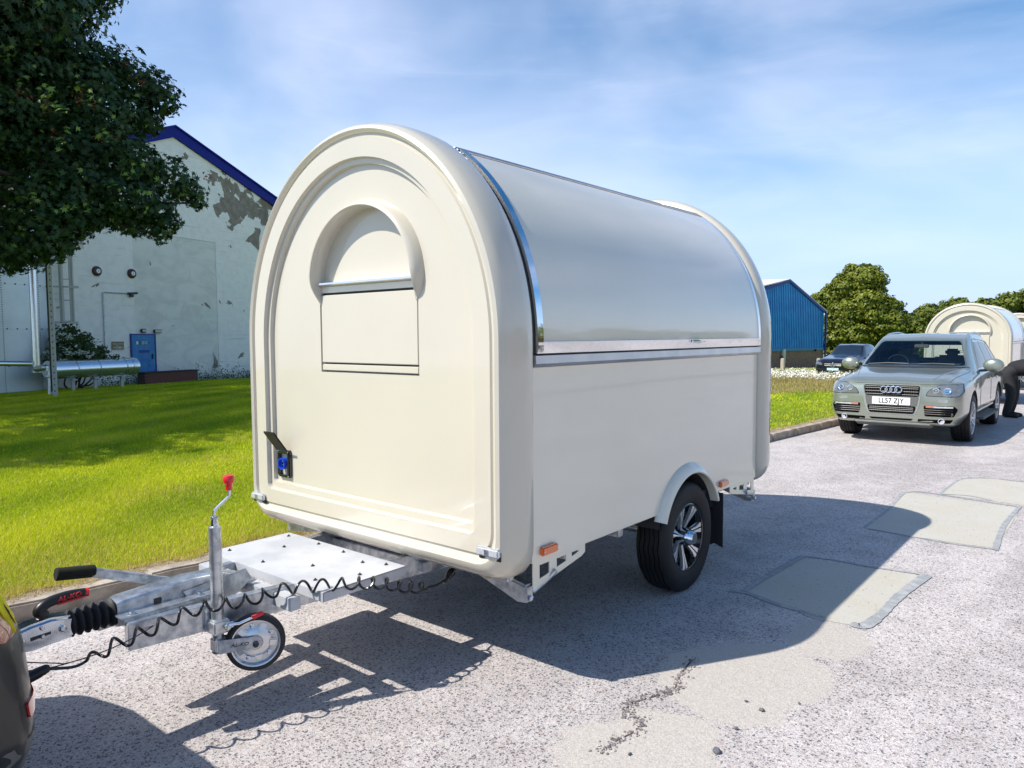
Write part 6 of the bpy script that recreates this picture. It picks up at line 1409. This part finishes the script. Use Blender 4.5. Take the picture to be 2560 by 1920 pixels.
# flowering shrub by the wall
SB = thing('flowering_shrub', 'dark green elder shrub with cream flower heads above the silver pipe', 'shrub', tuple(at(190, 930, 32))); cl_ = []
for px, py, d, r in ((165, 850, 36.6, .75), (150, 900, 36.2, .8), (195, 870, 36.8, .8), (230, 885, 37, .7), (190, 910, 36.6, .75), (235, 912, 37, .6), (265, 905, 37.4, .48), (285, 920, 37.5, .34), (290, 895, 37.6, .22), (210, 848, 37, .45), (175, 825, 37, .42), (255, 880, 37.5, .38)): cl_.append((tuple(at(px, py, d * .86) - SB.location), r * .86))
C_, N_, T_ = clump_points(cl_, 1500, .35, .9); foliage('foliage', C_, N_, .075, 'oval', M['elder'], SB, T_)
A = []
for px, py in ((165, 872), (172, 880), (178, 884), (206, 878), (222, 890), (160, 900), (174, 903), (205, 882), (300, 868), (155, 835), (175, 838), (118, 880), (172, 846)):
    p = at(px, py, 30.5) - SB.location
    for k in range(26): A.append(np.array(p) + rng.normal(0, 1, 3) * np.array([.10, .10, .035]))
A = np.array(A); foliage('flower_heads', A, np.tile(np.array([[.5, -.5, 1.]]), (len(A), 1)), .05, 'oval', M['flower'], SB, rng.random(len(A)))
bm = BM()
for i in range(8): limb(bm, (rnd.uniform(-.4, .4), rnd.uniform(-.4, .4), -1.0), cl_[i][0], .05, .012, .5)
fin(bm, 'stems', M['bark'], SB)
# opposite side of the road: hedge and low building that the glossy panels mirror
C_, N_, T_ = clump_points([((44 + rnd.uniform(-4, 4), -30 + i * 4.2, rnd.uniform(1.5, 5.5)), rnd.uniform(2.2, 3.6)) for i in range(34)], 22, .5, .9)
o = foliage('distant_wood', C_, N_, .55, 'clump', M['woodleaf'], None, T_); o['kind'] = 'stuff'; o['label'] = 'row of trees across the yard, mirrored in the glossy panels'
OB = thing('low_brick_unit', 'low orange brick unit across the road, seen only in reflections', 'building', (30, 26, 0), .1)
bm = BM(); box(bm, (0, 0, 1.5), (9, 22, 3.2)); fin(bm, 'wall', M['orange'], OB); bm = BM(); box(bm, (0, 0, 3.25), (9.6, 22.6, .3)); fin(bm, 'roof', M['glint'], OB)
for k in range(5): bm = BM(); box(bm, (-4.52, -8 + k * 4, 1.7), (.06, 1.8, 1.3)); fin(bm, 'window', M['glassdark'], OB)

# ------------------------------------------------------------------ grass (one mesh of blades), straw, daisies
def polar(n, a0, a1, r0, r1, p=1.0):
    a = rng.uniform(a0, a1, n); r = r0 * (r1 / r0) ** (rng.random(n) ** p); return r * np.cos(a), r * np.sin(a), r
def blades(name, n, a0, a1, r0, r1, h, w, m, tintf, sel=None, lean=.5, hk=0., label=None, umin=.27):
    x, y, r = polar(n, a0, a1, r0, r1); u = kx(y) - x; k = u > umin + .05 * np.sin(y * 7) + .04 * np.sin(y * 17)
    if sel is not None: k &= sel(x, y, u, r)
    x, y, r, u = x[k], y[k], r[k], u[k]; z = lawnz(x, y); z = np.where(u < .13, .112 + roadz(x, y), z); n = len(x); a = rng.uniform(0, 2 * PI, n); H = h * rng.uniform(.5, 1.3, n) * (1 + hk * np.maximum(0, r - 8)); Wd = w * (r / 5.5) ** .9 * rng.uniform(.7, 1.3, n)
    H = H * (1 + .35 * np.sin(x * 2.1 + np.sin(y * 1.7)) * np.sin(y * 2.3)); la = rng.uniform(0, 2 * PI, n); ll = H * lean * rng.random(n)
    p0 = np.stack([x - np.cos(a) * Wd, y - np.sin(a) * Wd, z], -1); p1 = np.stack([x + np.cos(a) * Wd, y + np.sin(a) * Wd, z], -1); p2 = np.stack([x + np.cos(la) * ll, y + np.sin(la) * ll, z + H - ll * .3], -1)
    V = np.stack([p0, p1, p2], 1).reshape(-1, 3); t = tintf(x, y, u, n); o = pyd(name, V, np.arange(3 * n).reshape(n, 3), m, None, np.repeat(t, 3)); o['kind'] = 'stuff'
    if label: o['label'] = label
    return o
def gt(x, y, u, n):
    f = .5 + .28 * np.sin(x * .9 + 1.3 * np.sin(y * .7)) * np.sin(y * 1.1) + .2 * np.sin(x * 3.1 + y * 2.2) + rng.normal(0, .16, n); f = np.clip(f, 0, .9)
    dry = rng.random(n) < (.05 + .55 * np.exp(-u / .3) + .28 * np.exp(-u / 1.6) + .22 * np.clip(np.sin(x * 1.7 + 2) * np.sin(y * 2.0 + 1) - .3, 0, 1)); f[dry] = 1; return f
aL0, aL1 = math.radians(180 - 37), math.radians(180 - 9)
blades('grass', 620000, aL0, aL1, 4.6, 42, .036, .0017, M['blade'], gt, hk=.03, lean=1.0, label='short mown grass of the lawn left of the kerb')
blades('grass', 170000, math.radians(97), math.radians(143), 5, 55, .040, .0022, M['blade'], gt, hk=.02, lean=1.0, label='mown grass of the lawn right of the trailer')
blades('dry_grass', 70000, aL0, aL1, 4.6, 16, .035, .0021, M['straw'], lambda x, y, u, n: rng.random(n), umin=.10, sel=lambda x, y, u, r: u < .42, lean=2.5, label='dead straw along the kerb')
rb = lambda x, y, u, r: (r > 21 + np.sin(x * .8) * 1.2)
blades('straw_grass', 60000, math.radians(97), math.radians(125), 19, 34, .11, .0024, M['straw'], lambda x, y, u, n: rng.random(n), sel=rb, lean=.8, label='unmown straw coloured grass before the daisies')
# daisies: white heads on the far edge of the lawn
x, y, r = polar(15000, math.radians(97), math.radians(125), 27.0, 46); k = (kx(y) - x > .6) & (r > 28.6 + 1.3 * np.sin(x * 1.1)); x, y, r = x[k], y[k], r[k]; z = lawnz(x, y) + rng.uniform(.04, .24, len(x))
ctr = np.stack([x, y, z], -1); o = foliage('daisies', ctr, np.tile(np.array([[.0, -.3, 1.]]), (len(x), 1)), .030, 'clump', M['daisy'], None, rng.random(len(x))); o['kind'] = 'stuff'; o['label'] = 'band of white daisies in long grass'
blades('daisy_stems', 50000, math.radians(97), math.radians(125), 27, 48, .17, .0022, M['straw'], lambda x, y, u, n: rng.random(n) * .5, lean=.5, label='long grass among the daisies')
# weeds at the foot of the white wall
A = []
for i in range(2600):
    xx = rnd.uniform(-5, 9); hh = abs(rnd.gauss(0, .22)) * (1 + .8 * math.sin(xx * 2.3) ** 2); p = WL(xx, -.15 - abs(rnd.gauss(0, .25)), -.62 + hh); A.append(tuple(p))
o = foliage('weeds', np.array(A), np.tile(np.array([[1., .3, .6]]), (len(A), 1)), .05, 'oval', M['elder'], None, rng.random(len(A))); o['kind'] = 'stuff'; o['label'] = 'weeds along the foot of the white wall'
